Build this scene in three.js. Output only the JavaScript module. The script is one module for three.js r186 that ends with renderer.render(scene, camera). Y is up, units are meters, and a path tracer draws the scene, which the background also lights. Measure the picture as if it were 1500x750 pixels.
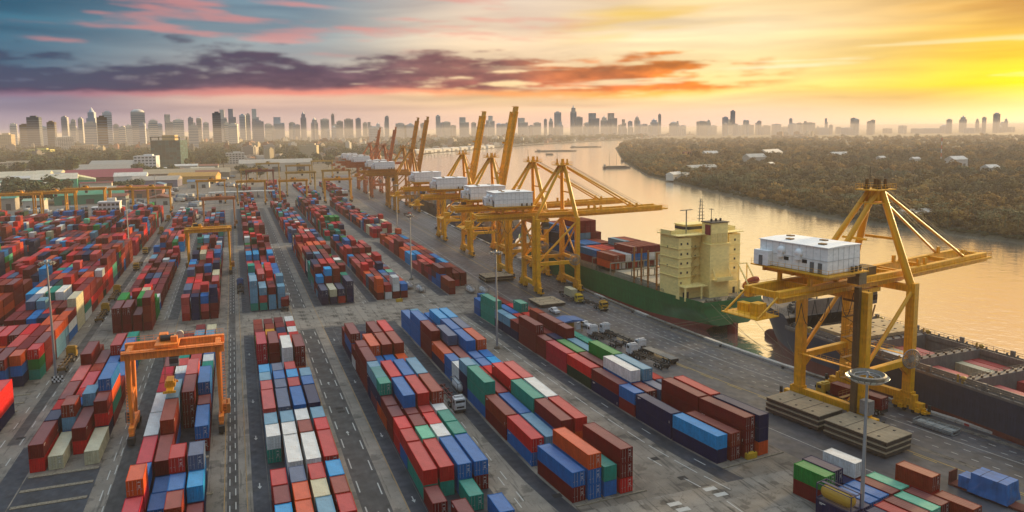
import * as THREE from 'three';
import { mergeGeometries } from 'three/addons/utils/BufferGeometryUtils.js';

// ------------------------------------------------------------------ camera, sky, sun, exposure
const scene = new THREE.Scene();
const EYE = 61, FOCAL = 1100, CX = 750, CY = 313;                       // pixels of the 1500 x 750 frame
const PITCH = Math.atan((CY - 190) / FOCAL), ROLL = THREE.MathUtils.degToRad(-0.6);
const camera = new THREE.PerspectiveCamera(2 * Math.atan(437 / FOCAL) * 180 / Math.PI, 1500 / 874, 1, 40000);
camera.position.set(0, EYE, 0);
camera.rotation.set(-PITCH, 0, ROLL, 'YXZ');
camera.setViewOffset(1500, 874, 0, 124, 1500, 750);
camera.updateMatrixWorld(true);

const renderer = new THREE.WebGLRenderer({ antialias: true });
renderer.setSize(1024, 512);
renderer.toneMapping = THREE.LinearToneMapping;
renderer.toneMappingExposure = 2.2;
renderer.shadowMap.enabled = true;

const SUN_AZ = 52, SUN_EL = 7.5;
const rad = THREE.MathUtils.degToRad, D2 = Math.PI / 180;
const sunDir = new THREE.Vector3(Math.sin(rad(SUN_AZ)) * Math.cos(rad(SUN_EL)), Math.sin(rad(SUN_EL)), -Math.cos(rad(SUN_AZ)) * Math.cos(rad(SUN_EL)));
const sun = new THREE.DirectionalLight(new THREE.Color(1.0, 0.70, 0.34), 4.0);
sun.position.set(0, 0, -200).addScaledVector(sunDir, 900);
sun.target.position.set(0, 0, -200);
sun.castShadow = true;
sun.shadow.radius = 14;
sun.shadow.mapSize.set(4096, 4096);
Object.assign(sun.shadow.camera, { left: -500, right: 500, top: 500, bottom: -500, near: 1, far: 2500 });
scene.add(sun, sun.target);

// ------------------------------------------------------------------ small mathematics
function rng(seed) { let a = seed >>> 0; return () => { a = (a + 0x6D2B79F5) >>> 0; let t = Math.imul(a ^ (a >>> 15), 1 | a); t = (t + Math.imul(t ^ (t >>> 7), 61 | t)) ^ t; return ((t ^ (t >>> 14)) >>> 0) / 4294967296; }; }
const lerp = (a, b, t) => a + (b - a) * t, clamp = (x, a = 0, b = 1) => Math.min(b, Math.max(a, x));
const smooth = (a, b, x) => { const t = clamp((x - a) / (b - a)); return t * t * (3 - 2 * t); };
function hash2(x, y, s) { let h = Math.imul(x | 0, 374761393) ^ Math.imul(y | 0, 668265263) ^ Math.imul(s | 0, 1274126177); h = Math.imul(h ^ (h >>> 13), 1274126177); h ^= h >>> 16; return (h >>> 0) / 4294967296; }
function vnoise(x, y, s = 0, per = 0) {
  const xi = Math.floor(x), yi = Math.floor(y), fx = x - xi, fy = y - yi, u = fx * fx * (3 - 2 * fx), v = fy * fy * (3 - 2 * fy);
  const w = (i, j) => per ? hash2(((i % per) + per) % per, ((j % per) + per) % per, s) : hash2(i, j, s);
  return lerp(lerp(w(xi, yi), w(xi + 1, yi), u), lerp(w(xi, yi + 1), w(xi + 1, yi + 1), u), v);
}
function fbm(x, y, oct = 4, s = 0, per = 0) { let a = 0, amp = 0.5, n = 0; for (let o = 0; o < oct; o++) { a += amp * vnoise(x, y, s + o * 17, per); n += amp; x *= 2; y *= 2; per *= 2; amp *= 0.5; } return a / n; }
const lin = (c) => { const v = c / 255; return v <= 0.04045 ? v / 12.92 : Math.pow((v + 0.055) / 1.055, 2.4); };
function interpRow(xs, ys, x) {
  if (x <= xs[0]) return ys[0];
  for (let i = 1; i < xs.length; i++) if (x <= xs[i]) { const t = (x - xs[i - 1]) / (xs[i] - xs[i - 1]); const e = t * t * (3 - 2 * t); return typeof ys[0] === 'number' ? lerp(ys[i - 1], ys[i], t) : ys[i].map((v, k) => lerp(ys[i - 1][k], v, e)); }
  return ys[ys.length - 1];
}

// the sunset sky: air and cloud only, by compass bearing (0 = straight ahead, + = to the river side) and height in degrees
const SKY_EL = [0, 1.2, 2.6, 4.5, 7, 10, 28, 90];
const SKY_AZ = [-180, -110, -60, -34, -17, 0, 15, 34, 62, 110, 180];
const back = [[158, 156, 160], [160, 159, 165], [160, 164, 172], [158, 168, 178], [156, 168, 180], [154, 168, 182], [152, 168, 182], [146, 162, 176]];
const SKY = [
  back, [[164, 156, 162], [160, 154, 164], [152, 152, 164], [146, 156, 168], [140, 156, 170], [138, 156, 172], [142, 160, 174], [146, 162, 176]],
  [[160, 146, 156], [144, 134, 150], [104, 106, 130], [84, 108, 132], [70, 106, 130], [66, 104, 130], [116, 142, 160], [146, 162, 176]],
  [[176, 160, 164], [164, 148, 160], [116, 112, 136], [84, 112, 134], [62, 106, 130], [46, 90, 116], [112, 140, 158], [146, 162, 176]],
  [[212, 182, 170], [214, 184, 172], [226, 188, 164], [184, 180, 174], [140, 158, 166], [108, 136, 154], [120, 144, 162], [146, 162, 176]],
  [[240, 200, 178], [246, 204, 172], [255, 216, 156], [250, 217, 172], [242, 214, 182], [218, 198, 180], [184, 178, 172], [146, 162, 176]],
  [[250, 212, 186], [252, 208, 174], [255, 216, 138], [255, 226, 164], [252, 226, 182], [240, 206, 146], [244, 226, 196], [146, 162, 176]],
  [[255, 220, 170], [255, 208, 132], [255, 206, 34], [255, 206, 66], [240, 190, 98], [206, 154, 86], [250, 230, 194], [146, 162, 174]],
  [[255, 214, 160], [255, 204, 122], [255, 204, 60], [255, 204, 92], [244, 194, 112], [216, 168, 104], [242, 222, 188], [146, 162, 174]],
  [[168, 142, 136], [164, 142, 138], [156, 142, 142], [146, 142, 150], [138, 142, 154], [136, 146, 160], [140, 156, 170], [146, 162, 176]],
  back,
].map((r) => r.map((c) => c.map(lin)));
function skyAt(az, el, out) {
  const e = Math.max(el, 0), rows = [];
  let k = 0; while (k < SKY_AZ.length - 2 && az > SKY_AZ[k + 1]) k++;
  const t = clamp((az - SKY_AZ[k]) / (SKY_AZ[k + 1] - SKY_AZ[k])), s = t * t * (3 - 2 * t);
  let i = 0; while (i < SKY_EL.length - 2 && e > SKY_EL[i + 1]) i++;
  const te = clamp((e - SKY_EL[i]) / (SKY_EL[i + 1] - SKY_EL[i]));
  for (let c = 0; c < 3; c++) out[c] = lerp(lerp(SKY[k][i][c], SKY[k][i + 1][c], te), lerp(SKY[k + 1][i][c], SKY[k + 1][i + 1][c], te), s);
  const mix = (col, a) => { for (let c = 0; c < 3; c++) out[c] = lerp(out[c], lin(col[c]), a); };
  if (el > -1 && el < 60) {
    const wob = fbm(az * 0.09, el * 0.35, 3, 5) - 0.5;
    // faint streaks everywhere
    const st = fbm(az * 0.07 + el * 0.05, el * 1.1 + wob * 1.5, 5, 31);
    const stv = (st - 0.5) * 0.85 * smooth(0.6, 2, el) * (1 - smooth(25, 55, el));
    for (let c = 0; c < 3; c++) out[c] *= 1 + stv * (c === 2 ? 0.8 : 1);
    // rosy high wisps
    const w = fbm(az * 0.16 - el * 0.5, el * 1.5 + az * 0.10, 5, 77);
    const wa = smooth(0.54, 0.78, w) * smooth(4.6, 6.5, el) * (1 - smooth(11, 18, el)) * smooth(-40, -28, az) * (1 - smooth(-4, 14, az));
    mix([236, 140, 128], 0.5 * wa);
    // golden veils over the river
    const v = fbm(az * 0.045 + 9, el * 0.55 - az * 0.02, 5, 91);
    const va = smooth(0.46, 0.66, v) * smooth(5, 8, el) * (1 - smooth(13, 24, el)) * smooth(0, 10, az) * (1 - smooth(50, 80, az));
    mix(interpRow([5, 18, 34], [[240, 200, 92], [232, 182, 44], [188, 132, 70]], az), 0.85 * va);
    // long dark bank
    const ragged = (fbm(az * 0.16, el * 0.9 + 3, 6, 11) - 0.5) * 2, fine = (fbm(az * 0.55, el * 2.4, 5, 13) - 0.5);
    const low = interpRow([-60, -34, -20, -8, 4, 16], [2.3, 2.6, 2.85, 2.9, 2.6, 2.6], az), top = interpRow([-70, -34, -24, -10, 4, 14, 24], [4.9, 5.2, 5.4, 5.6, 5.2, 4.7, 3.8], az);
    const edge = top + ragged * 2.1 + fine * 2.4, lo = low + fine * 0.35 + ragged * 0.18;
    let d = smooth(lo - 0.12, lo + 0.28, el) * (1 - smooth(edge - 0.9, edge + 0.35, el));
    d *= smooth(-120, -70, az) * (1 - smooth(15, 25, az + ragged * 5));
    const holes = smooth(0.30, 0.52, fbm(az * 0.26 + 40, el * 2.3, 6, 23) + 0.19 * (1 - smooth(-16, 10, az)));
    d *= lerp(1, holes, 0.93);
    const cc = interpRow([-60, -34, -14, -2, 6, 14], [[70, 78, 106], [52, 60, 88], [92, 72, 90], [138, 86, 86], [206, 116, 66], [224, 124, 44]], az);
    const up = smooth(0, 2.4, el - lo);
    const bil = 1 + 0.62 * (fbm(az * 0.34 + el * 0.3, el * 2.1 - az * 0.05, 6, 19) - 0.5) + 0.30 * (fbm(az * 1.1, el * 3.4, 4, 29) - 0.5); mix([cc[0] * bil * (1.1 - 0.14 * up), cc[1] * bil * (1.0 - 0.02 * up), cc[2] * (0.4 + 0.6 * bil)], 0.95 * d);
    // bottom of the bank, lit by the low sun
    const rim = Math.exp(-Math.pow((el - lo + 0.02) / 0.24, 2)) * smooth(-44, -20, az) * (1 - smooth(8, 20, az)) * (0.35 + 0.65 * holes);
    mix(interpRow([-34, -12, 2, 14], [[170, 110, 130], [246, 140, 120], [255, 168, 96], [255, 190, 60]], az), 0.8 * rim);
    // bright torn strips near the sun
    const b = fbm(az * 0.1 + 70, el * 2.6, 5, 57), ba = smooth(0.56, 0.72, b) * smooth(2.2, 3, el) * (1 - smooth(4.6, 6.5, el)) * smooth(-6, 8, az) * (1 - smooth(34, 60, az));
    mix([255, 238, 190], 0.7 * ba);
  }
  const glow = Math.exp(-Math.pow((az - SUN_AZ) / 17, 2) - Math.pow((el - 4) / 9, 2)), wide = Math.exp(-Math.pow((az - SUN_AZ) / 42, 2) - Math.pow((el - 4) / 16, 2));
  const g = (1 + 0.12 * glow + 0.04 * wide + 1.1 * Math.exp(-Math.pow((az - SUN_AZ) / 20, 2) - Math.pow((el - 1) / 3.2, 2))) * lerp(lerp(0.485, 0.20, smooth(38, 100, Math.abs(az - 8))), 1.4, lerp(smooth(17, 50, el), smooth(8, 50, el), smooth(-12, 12, az) * (1 - smooth(70, 110, az))));
  out[0] *= g; out[1] *= g * (1 - 0.03 * glow); out[2] *= g * (1 - 0.05 * glow);
  return out;
}
{
  const w = 4096, h = 2048, data = new Float32Array(w * h * 4), c = [0, 0, 0];
  for (let j = 0; j < h; j++) {
    const el = (j + 0.5) / h * 180 - 90, stepX = el < -1.5 || el > 45 ? 32 : el > 14 ? 4 : 1;
    for (let i = 0; i < w; i += stepX) {
      let az = ((i + 0.5 * stepX) / w - 0.25) * 360; if (az > 180) az -= 360;
      skyAt(az, el, c);
      for (let q = 0; q < stepX; q++) { const o = (j * w + i + q) * 4; data[o] = c[0]; data[o + 1] = c[1]; data[o + 2] = c[2]; data[o + 3] = 1; }
    }
  }
  const t = new THREE.DataTexture(data, w, h, THREE.RGBAFormat, THREE.FloatType);
  t.mapping = THREE.EquirectangularReflectionMapping; t.magFilter = t.minFilter = THREE.LinearFilter; t.wrapS = THREE.RepeatWrapping; t.needsUpdate = true;
  scene.background = t; scene.environment = t;
}
scene.fog = new THREE.FogExp2(new THREE.Color(1.0, 0.88, 0.78), 0.00013);

// ------------------------------------------------------------------ yard coordinates: u metres away along the stacks, t metres towards the river
const YAW = 20.3, cY = Math.cos(rad(YAW)), sY = Math.sin(rad(YAW));
const W = (u, t, h = 0) => new THREE.Vector3(-u * sY + t * cY, h, -u * cY - t * sY);
const camRay = (px, py) => new THREE.Vector3((px - CX) / FOCAL, -(py - CY) / FOCAL, -1).applyQuaternion(camera.quaternion);
function onGround(px, py, h = 0) { const d = camRay(px, py), k = (h - EYE) / d.y; return new THREE.Vector3(d.x * k, h, d.z * k); }   // where a sight line meets level ground
function atRange(px, range, h = 0) { const d = camRay(px, 190), k = range / Math.hypot(d.x, d.z); return new THREE.Vector3(d.x * k, h, d.z * k); }
const QU = [60, 96.3, 101.9, 120.8, 150.2, 176.2, 210, 247.2, 331.3, 506.3, 610.7, 763.5, 934.4, 1100], QT = [147.2, 140.5, 139.5, 135.9, 130.4, 127.0, 124.6, 123.7, 125.8, 131.4, 135.5, 141.4, 148.1, 156];
const quayT = (u) => { let s = 0, n = 0; for (let k = -3; k <= 3; k++) { const a = 1 - Math.abs(k) / 4; s += a * interpRow(QU, QT, u + k * 5); n += a; } return s / n; };   // water edge of the quay
const quayYaw = (u) => YAW + Math.atan(-(quayT(u + 6) - quayT(u - 6)) / 12) / D2;

// ------------------------------------------------------------------ geometry helpers
const V = (x, y, z) => new THREE.Vector3(x, y, z);
function bx(w, h, d, x = 0, y = 0, z = 0, ry = 0, rx = 0, rz = 0) {
  const g = new THREE.BoxGeometry(w, h, d), uv = g.attributes.uv, s = [[d, h], [d, h], [w, d], [w, d], [w, h], [w, h]];
  for (let i = 0; i < 24; i++) { const [a, b] = s[i >> 2]; uv.setXY(i, uv.getX(i) * a + x * 0.13, uv.getY(i) * b + y * 0.13); }
  if (rx) g.rotateX(rx); if (rz) g.rotateZ(rz); if (ry) g.rotateY(ry);
  return g.translate(x, y, z);
}
const bb = (x0, x1, y0, y1, z0, z1) => bx(x1 - x0, y1 - y0, z1 - z0, (x0 + x1) / 2, (y0 + y1) / 2, (z0 + z1) / 2);
const _m = new THREE.Matrix4(), _q = new THREE.Quaternion();
function along(g, p, q) { const d = q.clone().sub(p), up = Math.abs(d.y) > 0.999 * d.length() ? V(1, 0, 0) : V(0, 1, 0); _m.lookAt(V(0, 0, 0), d.clone().negate(), up); _m.setPosition((p.x + q.x) / 2, (p.y + q.y) / 2, (p.z + q.z) / 2); return g.applyMatrix4(_m); }
const bar = (p, q, w, h = w) => along(bx(w, h, p.distanceTo(q)), p, q);
const rod = (p, q, r, r2 = r, n = 8) => along(new THREE.CylinderGeometry(r2, r, p.distanceTo(q), n, 1).rotateX(Math.PI / 2), p, q);
const cyl = (r0, r1, h, x, y, z, n = 12) => new THREE.CylinderGeometry(r1, r0, h, n).translate(x, y + h / 2, z);
const ball = (r, x, y, z, sx = 1, sy = 1, sz = 1) => new THREE.SphereGeometry(r, 12, 8).scale(sx, sy, sz).translate(x, y, z);
function merge(list) { if (list.length === 1) return list[0]; const flat = list.some((g) => !g.index); const l = flat ? list.map((g) => g.index ? g.toNonIndexed() : g) : list; for (const g of l) for (const k of Object.keys(g.attributes)) if (!['position', 'normal', 'uv'].includes(k)) g.deleteAttribute(k); return mergeGeometries(l); }
// quads: flat polygons from corner lists, metre uv
function polys(list) {
  const pos = [], uv = [], idx = [];
  for (const p of list) { const b = pos.length / 3; const e1 = p[1].clone().sub(p[0]), n = new THREE.Vector3().crossVectors(e1, p[p.length - 1].clone().sub(p[0])), ex = e1.clone().normalize(), ey = new THREE.Vector3().crossVectors(n, ex).normalize(); for (const c of p) { pos.push(c.x, c.y, c.z); const r = c.clone().sub(p[0]); uv.push(r.dot(ex), r.dot(ey)); } for (let i = 2; i < p.length; i++) idx.push(b, b + i - 1, b + i); }
  const g = new THREE.BufferGeometry(); g.setAttribute('position', new THREE.Float32BufferAttribute(pos, 3)); g.setAttribute('uv', new THREE.Float32BufferAttribute(uv, 2)); g.setIndex(idx); g.computeVertexNormals(); return g;
}
function prism(shapePts, depth) { const s = new THREE.Shape(shapePts.map(([x, y]) => new THREE.Vector2(x, y))); return new THREE.ExtrudeGeometry(s, { depth, bevelEnabled: false }).translate(0, 0, -depth / 2); }

// ------------------------------------------------------------------ naming and describing
const taken = new Map();
function numbered(n) { const k = (taken.get(n) || 0); taken.set(n, k + 1); return k ? `${n}_${String(k).padStart(3, '0')}` : n; }
function tag(o, label, category, group, kind) { if (label) o.userData.label = label; if (category) o.userData.category = category; if (group) o.userData.group = group; if (kind) o.userData.kind = kind; return o; }
function thing(name, label, category, pos, yaw = 0, group) { const o = new THREE.Group(); o.name = numbered(name); if (pos) o.position.copy(pos); o.rotation.y = rad(yaw); scene.add(o); return tag(o, label, category, group); }
function part(parent, name, geos, m, label) { const o = new THREE.Mesh(Array.isArray(geos) ? merge(geos) : geos, m); o.name = parent === scene ? numbered(name) : name; parent.add(o); if (label) o.userData.label = label; return o; }
function solo(name, geos, m, label, category, group) { return tag(part(scene, name, geos, m), label, category, group); }
function setting(name, geos, m, label) { return tag(part(scene, name, geos, m), label, null, null, 'structure'); }
function copyOf(root, pos, yaw, label, group) { const c = root.clone(); c.name = numbered(root.name.replace(/_\d{3}$/, '')); c.userData = { ...root.userData }; c.position.copy(pos); c.rotation.y = rad(yaw); if (label) c.userData.label = label; if (group) c.userData.group = group; scene.add(c); return c; }

// ------------------------------------------------------------------ textures (surface grain, stains) and materials
function tex(size, fn, srgb = true) {
  const d = new Uint8Array(size * size * 4);
  for (let j = 0; j < size; j++) for (let i = 0; i < size; i++) { const c = fn(i / size, j / size), o = (j * size + i) * 4; d[o] = clamp(c[0]) * 255; d[o + 1] = clamp(c[1]) * 255; d[o + 2] = clamp(c[2]) * 255; d[o + 3] = 255; }
  const t = new THREE.DataTexture(d, size, size); t.wrapS = t.wrapT = THREE.RepeatWrapping; t.magFilter = THREE.LinearFilter; t.minFilter = THREE.LinearMipmapLinearFilter; t.generateMipmaps = true; if (srgb) t.colorSpace = THREE.SRGBColorSpace; t.needsUpdate = true; return t;
}
const rep = (t, mx, my = mx) => { const c = t.clone(); c.repeat.set(1 / mx, 1 / my); c.needsUpdate = true; return c; };
const grimeT = tex(512, (u, v) => { const a = fbm(u * 6, v * 6, 5, 3, 6), s = fbm(u * 48, v * 3, 4, 9, 48), r = smooth(0.58, 0.80, fbm(u * 12, v * 9, 5, 21, 3)) , q = smooth(0.60, 0.85, fbm(u * 64, v * 4, 4, 25, 4)); const k = 0.76 + 0.22 * a + 0.22 * (s - 0.5) - 0.10 * q; return [k, k * (1 - 0.10 * r - 0.08 * q), k * (1 - 0.18 * r - 0.12 * q)]; });
const roofT = tex(512, (u, v) => { const a = fbm(u * 4, v * 4, 5, 41, 4), p = smooth(0.50, 0.80, fbm(u * 6, v * 6, 6, 45, 6)), r = smooth(0.66, 0.82, fbm(u * 16, v * 16, 5, 47, 16)), s = fbm(u * 4, v * 60, 3, 51, 60); const k = 0.82 + 0.18 * a + 0.08 * (s - 0.5) - 0.10 * p; return [k - 0.03 * r, k - 0.08 * r, k - 0.12 * r]; });
const concT = tex(1024, (u, v) => { const a = fbm(u * 8, v * 8, 6, 61, 8), b = fbm(u * 3, v * 3, 4, 65, 3), c = vnoise(u * 240, v * 240, 67, 240), p = smooth(0.60, 0.72, fbm(u * 10, v * 10, 5, 69, 10)), st = smooth(0.60, 0.76, fbm(u * 60, v * 4, 4, 71, 60)); const cr = Math.abs(fbm(u * 9, v * 9, 4, 73, 9) - 0.5) < 0.006 ? 0.16 : 0; const k = 0.64 + 0.26 * a + 0.16 * (b - 0.5) + 0.07 * (c - 0.5) - 0.20 * p - 0.20 * st - cr; return [k * 1.0, k * 0.975, k * 0.935]; });
const asphT = tex(1024, (u, v) => { const a = fbm(u * 7, v * 7, 6, 81, 7), c = vnoise(u * 300, v * 300, 83, 300), p = smooth(0.58, 0.7, fbm(u * 5, v * 5, 5, 85, 5)), st = fbm(u * 40, v * 2, 3, 87, 40); const k = 0.60 + 0.34 * a + 0.12 * (c - 0.5) - 0.14 * p + 0.16 * (st - 0.5); return [k, k, k * 1.02]; });
const roughT = tex(256, (u, v) => { const a = fbm(u * 6, v * 6, 4, 91, 6); return [1, 0.6 + 0.5 * a, 1]; }, false);
const waveT = tex(512, (u, v) => { const a = fbm(u * 8 + 0.3 * vnoise(u * 6, v * 6, 3, 6), v * 16, 5, 101, 8), b = fbm(u * 24, v * 40, 3, 103, 8); const k = 0.65 * a + 0.35 * b; return [k, k, k]; }, false);
const facadeT = tex(256, (u, v) => { const k = 0.86 + 0.14 * fbm(u * 10, v * 20, 4, 111, 10); return [k, k, k]; });
const col = (c) => Array.isArray(c) ? new THREE.Color().setRGB(...c) : new THREE.Color(c);
const mats = new Map();
function mat(c, o = {}) { const k = JSON.stringify([c, o]); if (!mats.has(k)) mats.set(k, new THREE.MeshStandardMaterial({ color: col(c), roughness: 0.65, ...o })); return mats.get(k); }
function worn(c, roughness = 0.6, metalness = 0, scale = 5) { const k = 'w' + c + roughness + metalness + scale; if (!mats.has(k)) { mats.set(k, new THREE.MeshStandardMaterial({ color: col(c), roughness, metalness, map: worn.t[scale] ??= rep(grimeT, scale) })); } return mats.get(k); }
worn.t = {};
// ------------------------------------------------------------------ the ground, the river, the pavements
function sheet(pts, y) { const s = new THREE.Shape(pts.map(([u, t]) => { const p = W(u, t); return new THREE.Vector2(p.x, -p.z); })); const g = new THREE.ShapeGeometry(s).rotateX(-Math.PI / 2).translate(0, y, 0); const uv = g.attributes.uv, p = g.attributes.position; for (let i = 0; i < uv.count; i++) uv.setXY(i, p.getX(i), p.getZ(i)); return g; }
// strip of ground between two offset lines, cut into cells; uv in metres along and across; optional vertex tint
function ribbon(u0, u1, tl, tr, y, stepU = 8, cells = 1, tint) {
  const n = Math.max(1, Math.round((u1 - u0) / stepU)), pos = [], uv = [], colr = [], idx = [];
  for (let i = 0; i <= n; i++) { const u = lerp(u0, u1, i / n), a = typeof tl === 'function' ? tl(u) : tl, b = typeof tr === 'function' ? tr(u) : tr;
    for (let j = 0; j <= cells; j++) { const t = lerp(a, b, j / cells), p = W(u, t, y); pos.push(p.x, p.y, p.z); uv.push(t, u); if (tint) { const k = tint(u, t); colr.push(...k); } } }
  for (let i = 0; i < n; i++) for (let j = 0; j < cells; j++) { const a = i * (cells + 1) + j, b = a + cells + 1; idx.push(a, a + 1, b, b, a + 1, b + 1); }
  const g = new THREE.BufferGeometry(); g.setAttribute('position', new THREE.Float32BufferAttribute(pos, 3)); g.setAttribute('uv', new THREE.Float32BufferAttribute(uv, 2)); if (tint) g.setAttribute('color', new THREE.Float32BufferAttribute(colr, 3)); g.setIndex(idx); g.computeVertexNormals(); return g;
}
const bankL = [[1100, 156], [1500, 262], [2134, 556], [2740, 1043], [3372, 1646], [3900, 2290], [6000, 4300], [17000, 14000]];
const bankR = [[-900, 560], [-200, 470], [100, 425], [281, 400], [343, 391], [428, 394], [569, 430], [880, 521], [1281, 706], [2200, 1180], [3206, 1766], [3900, 2300], [6000, 4310], [17000, 14010]];
const quayLine = QU.slice(0, -1).map((u) => [u, quayT(u) - 0.3]);
const dirtM = new THREE.MeshStandardMaterial({ color: col([0.17, 0.155, 0.13]), roughness: 1, map: rep(concT, 90) });
setting('ground', sheet([[-900, 400], [-100, 187], ...quayLine, ...bankL, [17000, -17000], [-900, -17000]], -0.03), dirtM, 'open land behind the port');
const soilM = new THREE.MeshStandardMaterial({ color: col([0.09, 0.085, 0.05]), roughness: 1, map: rep(concT, 70) });
setting('far_bank', sheet([...bankR, [17000, 26000], [-900, 26000]], -0.6), soilM, 'low wooded land across the river');
// sloping river edge of the far bank
{ const l = []; for (let i = 0; i < bankR.length - 2; i++) { const [a, b] = [bankR[i], bankR[i + 1]]; l.push([W(a[0], a[1] - 4, -2.6), W(b[0], b[1] - 4, -2.6), W(b[0], b[1], -0.6), W(a[0], a[1], -0.6)]); } setting('river_bank', polys(l), soilM, 'muddy edge of the wooded bank'); }
const waterM = new THREE.MeshPhysicalMaterial({ color: col([1.0, 0.96, 0.87]), roughness: 0.13, metalness: 0.94, bumpMap: rep(waveT, 44, 70), bumpScale: 0.2 });
setting('river', new THREE.PlaneGeometry(36000, 36000).rotateX(-Math.PI / 2).translate(0, -2.3, -9000), waterM, 'wide silty river shining under the low sun');
{ const r = scene.getObjectByName('river').geometry, p = r.attributes.position; for (let i = 0; i < p.count; i++) r.attributes.uv.setXY(i, p.getX(i), p.getZ(i)); }

const apronL = (u) => quayT(u) - interpRow([70, 90, 130, 180, 260, 1000], [46, 45, 41, 35, 34, 34], u);
const tintConc = (u, t) => { const a = fbm(u * 0.035, t * 0.06, 4, 201), b = fbm(u * 0.12 + 7, t * 0.25, 4, 207), d = smooth(0.52, 0.7, fbm(u * 0.02 + 3, t * 0.22, 3, 211)); const k = 0.62 + 0.5 * a + 0.22 * (b - 0.5) - 0.22 * d; return [k, k * 0.985, k * 0.96]; };
const tintDark = (u, t) => { const a = fbm(u * 0.03 + 5, t * 0.16, 4, 221), b = fbm(u * 0.22, t * 0.5 + 2, 3, 223); const k = 0.55 + 0.75 * a + 0.3 * (b - 0.5); return [k, k, k]; };
const concM = new THREE.MeshStandardMaterial({ color: col([0.33, 0.30, 0.27]), roughness: 0.82, map: rep(concT, 22), roughnessMap: rep(roughT, 9), vertexColors: true });
const yardM = concM;
const asphaltM = new THREE.MeshStandardMaterial({ color: col([0.034, 0.040, 0.054]), roughness: 0.78, map: rep(asphT, 16), roughnessMap: rep(roughT, 7), vertexColors: true });
const laneM = new THREE.MeshStandardMaterial({ color: col([0.07, 0.064, 0.058]), roughness: 0.8, map: rep(asphT, 13), roughnessMap: rep(roughT, 7), vertexColors: true });
const apronM = new THREE.MeshStandardMaterial({ color: col([0.085, 0.088, 0.10]), roughness: 0.62, map: rep(asphT, 19), roughnessMap: rep(roughT, 8), vertexColors: true });
const yard = setting('yard_pavement', ribbon(52, 1000, -178, (u) => apronL(u), 0, 5, 46, tintConc), concM, 'stained concrete paving of the container yard');
const apron = setting('quay_apron', ribbon(52, 1080, apronL, (u) => quayT(u) - 1.2, 0, 5, 14, tintDark), apronM, 'worn grey asphalt apron along the quay');

// asphalt truck lanes laid in the concrete, plus one strip of painted shade
const T3 = () => 3.3, B5t = (u) => interpRow([95, 106, 118, 140, 200, 270], [51, 49.5, 48.3, 47.7, 47.2, 46.7], u), B6t = (u) => interpRow([98, 109.7, 120.6, 140, 165, 211, 232, 262], [82.6, 80.1, 78.5, 77.0, 75.9, 74.6, 73.6, 73.2], u);
const SEG = [[52, 236], [266, 412], [430, 640]];
function lanes(name, tl, tr, m, segs = SEG, y = 0.005) { for (const [a, b] of segs) { const o = part(yard, name, ribbon(a, b, tl, tr, y, 5, 2, tintDark), m); } }
lanes('painted_shade_strip', -3.7, -1.8, laneM, [[52, 640]]);
lanes('painted_shade_strip', 0.4, 3.0, asphaltM);
lanes('painted_shade_strip', 16.9, 21.5, laneM);
lanes('painted_shade_strip', 24.1, 26.6, asphaltM);
lanes('painted_shade_strip', (u) => B5t(u) - 3.4, (u) => B5t(u) - 0.5, asphaltM);  // shade along the stack foot, painted as a dark strip on the paving
lanes('painted_shade_strip', (u) => B6t(u) - 4.0, (u) => B6t(u) - 0.45, asphaltM);
lanes('painted_shade_strip', -41.2, -37.6, asphaltM, [[52, 166]]);
lanes('painted_shade_strip', -37.4, -25.6, asphaltM, [[52, 151]]);
lanes('painted_shade_strip', -22.5, -19.6, laneM, [[52, 236], [266, 500]]);
lanes('painted_shade_strip', -44.6, -42.6, laneM, [[168, 640]]);
lanes('painted_shade_strip', -17.9, -6.9, asphaltM, [[52, 240], [270, 412], [430, 560]]);
for (const t0 of [3.3, 26.9]) lanes('painted_shade_strip', t0 - 0.25, t0 + 11.6, asphaltM, SEG, 0.0045);
// concrete beams that carry the stacks where the ground lies bare
const beamM = new THREE.MeshStandardMaterial({ color: col([0.30, 0.27, 0.215]), roughness: 0.9, map: rep(concT, 3) });
const beam = (u, t0, t1) => { const o = part(yard, 'foundation_beam', bx(t1 - t0, 0.12, 0.95, 0, 0.06, 0), beamM); o.position.copy(W(u, (t0 + t1) / 2, 0)); o.rotation.y = rad(YAW); };
for (const u of [150.6, 144.7, 138.6, 132.4, 126.2]) beam(u, -37.1, -25.9);
for (const u of [201, 195, 189.4]) beam(u, -63.5, -47.6);
for (const u of [142, 148]) beam(u, -12.4, -7.0);
for (const u of [120, 132.2]) beam(u, -7.0, -5.9);
// kerb lips at the ends of the stack beds
for (const [u, a, b] of [[105.6, 49.5, 63], [108.9, 79.8, 94.6]]) { const o = part(yard, 'kerb', bx(b - a, 0.16, 0.35, 0, 0.08, 0), beamM); o.position.copy(W(u, (a + b) / 2, 0)); o.rotation.y = rad(YAW + (u < 107 ? 3 : 6)); }
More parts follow.
